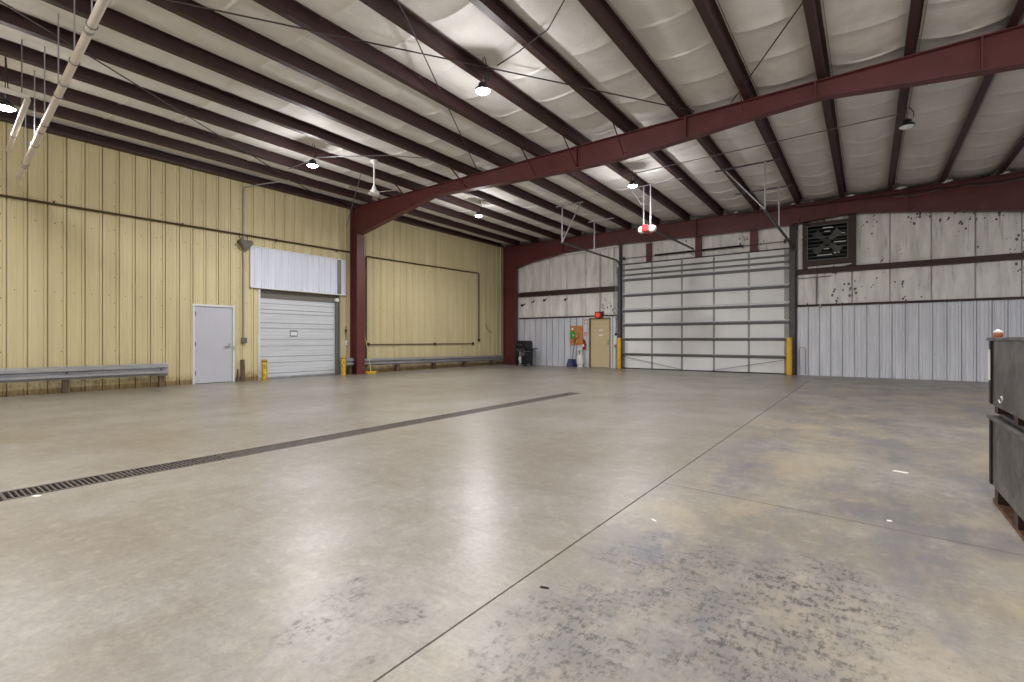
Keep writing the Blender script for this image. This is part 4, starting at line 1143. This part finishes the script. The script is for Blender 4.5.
# ------------------------------------------------------------------ roof bracing rods, wires and conduits
def rod(pts, r, label, name='brace_rod', m='rod', cat='rod', group=None):
    mb = MB(); mb.tube(pts, r, 6)
    return tag(build(name, mb, m, smooth=True), label, cat, group)
zr = 5.600
rod([(-7.9, 1.5, zr), (-7.23, 2.56, zr), (-3.08, 9.02, zr), (-2.7, 9.6, zr)], .011, 'long diagonal brace rod under the roof crossing the middle of the photo', group='roof brace rods')
rod([(-4.55, 3.4, 5.565), (-5.07, 4.4, 5.565), (-8.10, 9.38, 5.565)], .011, 'diagonal brace rod under the roof meeting the frame near the ceiling fan', group='roof brace rods')
rod([(-8.6, .1, zr), (-9.15, 1.05, zr), (-11.54, 4.9, zr), (-13.8, 8.6, zr)], .011, 'diagonal brace rod under the roof at the upper left behind the white pipe', group='roof brace rods')
rod([(.2, 5.92, zr), (-.68, 7.35, zr), (-2.05, 9.66, zr)], .011, 'short diagonal brace rod at the upper right before the frame', group='roof brace rods')
rod([(-3.0, 5.2, 5.61), (-3.19, 5.45, 5.6), (-3.65, 5.78, 5.57), (-4.29, 5.95, 5.56), (-4.83, 6.1, 5.6)], .010, 'curved black lamp cable with a connector at the top centre', 'lamp_cable', 'rubber', 'cable')
def conduit(pts, label): return rod(pts, .011, label, 'roof_conduit', 'strut', 'conduit')
conduit([(-5.3, 12.05, 5.53), (-3.0, 12.06, 5.55), (.5, 12.02, 5.56)], 'thin conduit under the roof right of the lamp above the opener')
conduit([(-12.0, 6.5, 5.56), (-10.6, 6.5, 5.55), (-9.2, 7.4, 5.55), (-8.6, 8.2, 5.58)], 'thin wire looping under the roof between lamp and ceiling fan')
# diagonal rods at the knee of the mid frame
rod([(-10.9, 7.9, 5.6), (-13.9, 9.5, 4.9)], .010, 'pale diagonal rod down to the top of the mid column', 'brace_rod', 'strut', 'rod')
# cables and tufts of insulation along the end rafter
pts = [(-3.5 + .3 * k, YE - .14, 5.46 + .02 * math.sin(k * 1.7) - (.03 if k % 4 == 0 else 0) - .004 * k) for k in range(26)]
rod(pts, .014, 'dark cable draped along the top of the end rafter at right', 'draped_cable', 'rubber', 'cable')
pts = [(.6 + .25 * k, YE - .13, 5.34 - .05 * math.sin(k * .9)) for k in range(14)]
rod(pts, .010, 'thin sagging cable on the end rafter at the right edge', 'draped_cable', 'strut', 'cable')
for i, (x, s_, lab) in enumerate(((-3.65, .5, 'leftmost white tuft of insulation on the end rafter'), (-1.95, .55, 'white insulation tuft on the end rafter above the fan cord'), (-1.42, .4, 'tiny white insulation tuft above the exhaust fan frame'), (-.42, .8, 'white insulation tuft on the end rafter right of the fan'),
                             (.78, 1.0, 'white insulation tuft below the purlin of the unlit lamp'), (1.75, 1.1, 'largest white insulation tuft on the end rafter'), (2.9, .9, 'rightmost white insulation tuft on the end rafter'))):
    mb = MB(); z = 5.555; y = YE - .11
    rr = random.Random(i)
    rings = []
    for k in range(6):
        u = k / 5; q = math.sin(PI * (u * .9 + .05))
        rings.append([(x + s_ * (u - .5) * .26, y + s_ * .05 * q * math.cos(a) * rr.uniform(.7, 1.2), z + s_ * .04 * q * math.sin(a) * rr.uniform(.6, 1.2) + s_ * .02 * u) for a in [2 * PI * j / 7 for j in range(7)]])
    mb.rings(rings); tag(build('insulation_tuft', mb, 'foil'), lab, 'insulation', 'insulation tufts on the end rafter')

# ------------------------------------------------------------------ white pipes at the upper left
t = thing('hanging_pipe', (-10.2, 1.65, 4.4), 'long white pipe hung on thin rods at the upper left', 'pipe')
A_ = Vector((-13.5, 1.80, 4.36)); B_ = Vector((-6.5, 1.50, 4.75)); C_ = B_ + (B_ - A_) * .3
mb = MB(); mb.tube([A_, C_], .044, 16); tubep = build('pipe_tube', mb, 'pipe', t, smooth=True)
for u in (.12, .40, .68, .90):
    p = A_ + (B_ - A_) * u; q = (B_ - A_).normalized()
    mb = MB(); mb.tube([p - q * .03, p + q * .03], .049, 16); build('coupling', mb, 'zinc', tubep, smooth=True)
for u in (.14, .30, .45, .62, .78, .92):
    p = A_ + (B_ - A_) * u
    mb = MB(); mb.tube([(p.x, p.y, p.z + .045), (p.x, p.y, 5.75)], .008, 6); build('hanger_rod', mb, 'zinc', t)
    mb = MB(); mb.tube([p + Vector((0, .053 * math.cos(a), .053 * math.sin(a))) for a in [2 * PI * k / 12 for k in range(13)]], .006, 5); build('hanger_ring', mb, 'strut', t)
t = thing('elbow_pipe', (-10, 1.3, 4.5), 'thin white L-shaped pipe at the left edge of the photo', 'pipe')
mb = MB(); mb.tube([(-12.55, 1.54, 4.60), (-9.72, 1.385, 4.61), (-9.62, 1.36, 4.61), (-9.59, 1.29, 4.605), (-9.58, .3, 4.60)], .036, 12); build('pipe_tube', mb, 'pipe', t, smooth=True)
mb = MB(); mb.tube([(-10.4, 1.42, 4.64), (-10.4, 1.42, 5.75)], .008, 6); build('hanger_rod', mb, 'strut', t)
mb = MB(); mb.tube([(-11.6, 1.488, 4.604), (-11.53, 1.484, 4.604)], .041, 12); build('coupling', mb, 'zinc', t)

# ------------------------------------------------------------------ stacked steel bins at the right
def steel_bin(zb, zt, zleg, label, mk_label, rot):
    x0, x1, y0, y1 = .705, 1.70, 3.50, 4.76
    t = thing('steel_bin', ((x0 + x1) / 2, (y0 + y1) / 2, zleg), label, 'bin', 'steel bins stacked at the right')
    mb = MB()
    mb.box(x0, x0 + .006, y0, y1, zb, zt - .02); mb.box(x1 - .006, x1, y0, y1, zb, zt - .02); mb.box(x0 + .006, x1 - .006, y1 - .006, y1, zb, zt - .02); mb.box(x0 + .006, x1 - .006, y0, y0 + .006, zb, zt - .02); mb.box(x0, x1, y0, y1, zb - .006, zb)
    body = build('bin_body', mb, 'bin', t)
    mb = MB()
    for (a, b, c, e) in ((x0 - .022, x0 + .03, y0 - .02, y1 + .03), (x1 - .03, x1 + .022, y0 - .02, y1 + .03), (x0 + .03, x1 - .03, y1 - .02, y1 + .03), (x0 + .03, x1 - .03, y0 - .02, y0 + .03)):
        mb.box(a, b, c, e, zt - .022, zt)
    build('rim', mb, 'bin', t, bevel=.006)
    for (x, sx) in ((x0, -1), (x1, 1)):
        for (y, sy) in ((y1, 1), (y0, -1)):
            mb = MB(); mb.box(min(x, x + sx * .012), max(x, x + sx * .012), y - .05 if sy > 0 else y, y if sy > 0 else y + .05, zb + .0, zt - .024)
            mb.box(x - .05 if sx > 0 else x, x if sx > 0 else x + .05, min(y, y + sy * .010), max(y, y + sy * .010), zb, zt - .024)
            build('corner_angle', mb, 'black', body)
    for y in (y0 + .1, (y0 + y1) / 2 - .02, y1 - .10):
        mb = MB(); mb.box(x0 + .01, x1 - .01, y - .05, y + .05, zleg + .025, zb - .006); build('skid_block', mb, 'purlin', t)
    if zleg < .1:
        for x in (x0 + .03, x1 - .09):
            mb = MB(); mb.box(x - .02, x + .08, y0 - .02, y1 + .02, zleg, zleg + .025); build('skid_runner', mb, 'rust', t)
    else:
        for x in (x0 + .03, x1 - .09):
            mb = MB(); mb.box(x, x + .06, y0 + .06, y1 - .06, zleg, zleg + .025); build('skid_runner', mb, 'bin', t)
    return t
b1 = steel_bin(.135, .615, 0.0, 'lower worn grey steel bin of the stack at the right edge', '', 0)
b2 = steel_bin(.70, 1.165, .616, 'upper worn grey steel bin of the stack at the right edge', '', 0)
mb = MB(); mb.box(.682, .692, 4.705, 4.712, .865, 1.08); build('label_strip', mb, 'paper', b2)
mb = MB(); mb.tube([(.702, 4.40 + .035 * math.cos(a) + .01 * a, .765 + .018 * math.sin(a) - .003 * a) for a in [k * .5 for k in range(14)]], .003, 5); build('chalk_scribble', mb, 'paper', b2)
t = thing('small_can', (.735, 4.73, 1.165), 'small copper brown can on the corner of the upper bin', 'can')
mb = MB(); mb.lathe((.735, 4.73, 1.165), [(.024, 0), (.026, .004), (.026, .032), (.024, .035)], 16); build('can_body', mb, 'copper', t, smooth=True)
mb = MB(); mb.lathe((.735, 4.73, 1.2), [(.025, 0), (.025, .010), (.01, .016), (.005, .022)], 16); build('can_lid', mb, 'paper', t, smooth=True)

# ------------------------------------------------------------------ scraps on the floor
def scrap(x, y, lx, ly, a, m, label):
    mb = MB(); c, s_ = math.cos(a), math.sin(a)
    q = [(-lx, -ly), (lx, -ly * .7), (lx * .9, ly), (-lx * .8, ly * .9)]
    pts = [(x + c * u - s_ * v, y + s_ * u + c * v) for u, v in q]
    mb.prism(pts, 'z', .0, .005)
    tag(build('paper_scrap', mb, m), label, 'litter', 'scraps on the concrete floor')
scrap(.23, 5.35, .055, .018, -.3, 'paper', 'white paper scrap on the floor left of the steel bins')
scrap(-1.09, 2.98, .022, .007, -.6, 'paper', 'tiny white chip on the floor right of the saw joint')
scrap(.11, 3.86, .014, .010, .2, 'paper', 'white crumb on the cross joint in the right slab')
scrap(-4.90, .745, .028, .016, .5, 'paper', 'white chip lying beside the nearest drain grate')
scrap(-1.2, 1.87, .022, .006, .3, 'rubber', 'dark sliver on the floor close right of the saw joint')
scrap(1.35, 15.27, .06, .05, .1, 'yellow', 'small yellow scrap on the floor near the ribbed back wall')
scrap(-13.0, 17.0, .05, .03, .4, 'paper', 'pale scrap on the floor before the far guardrail end')
for o in list(bpy.data.objects):
    if '_o' in o: del o['_o']
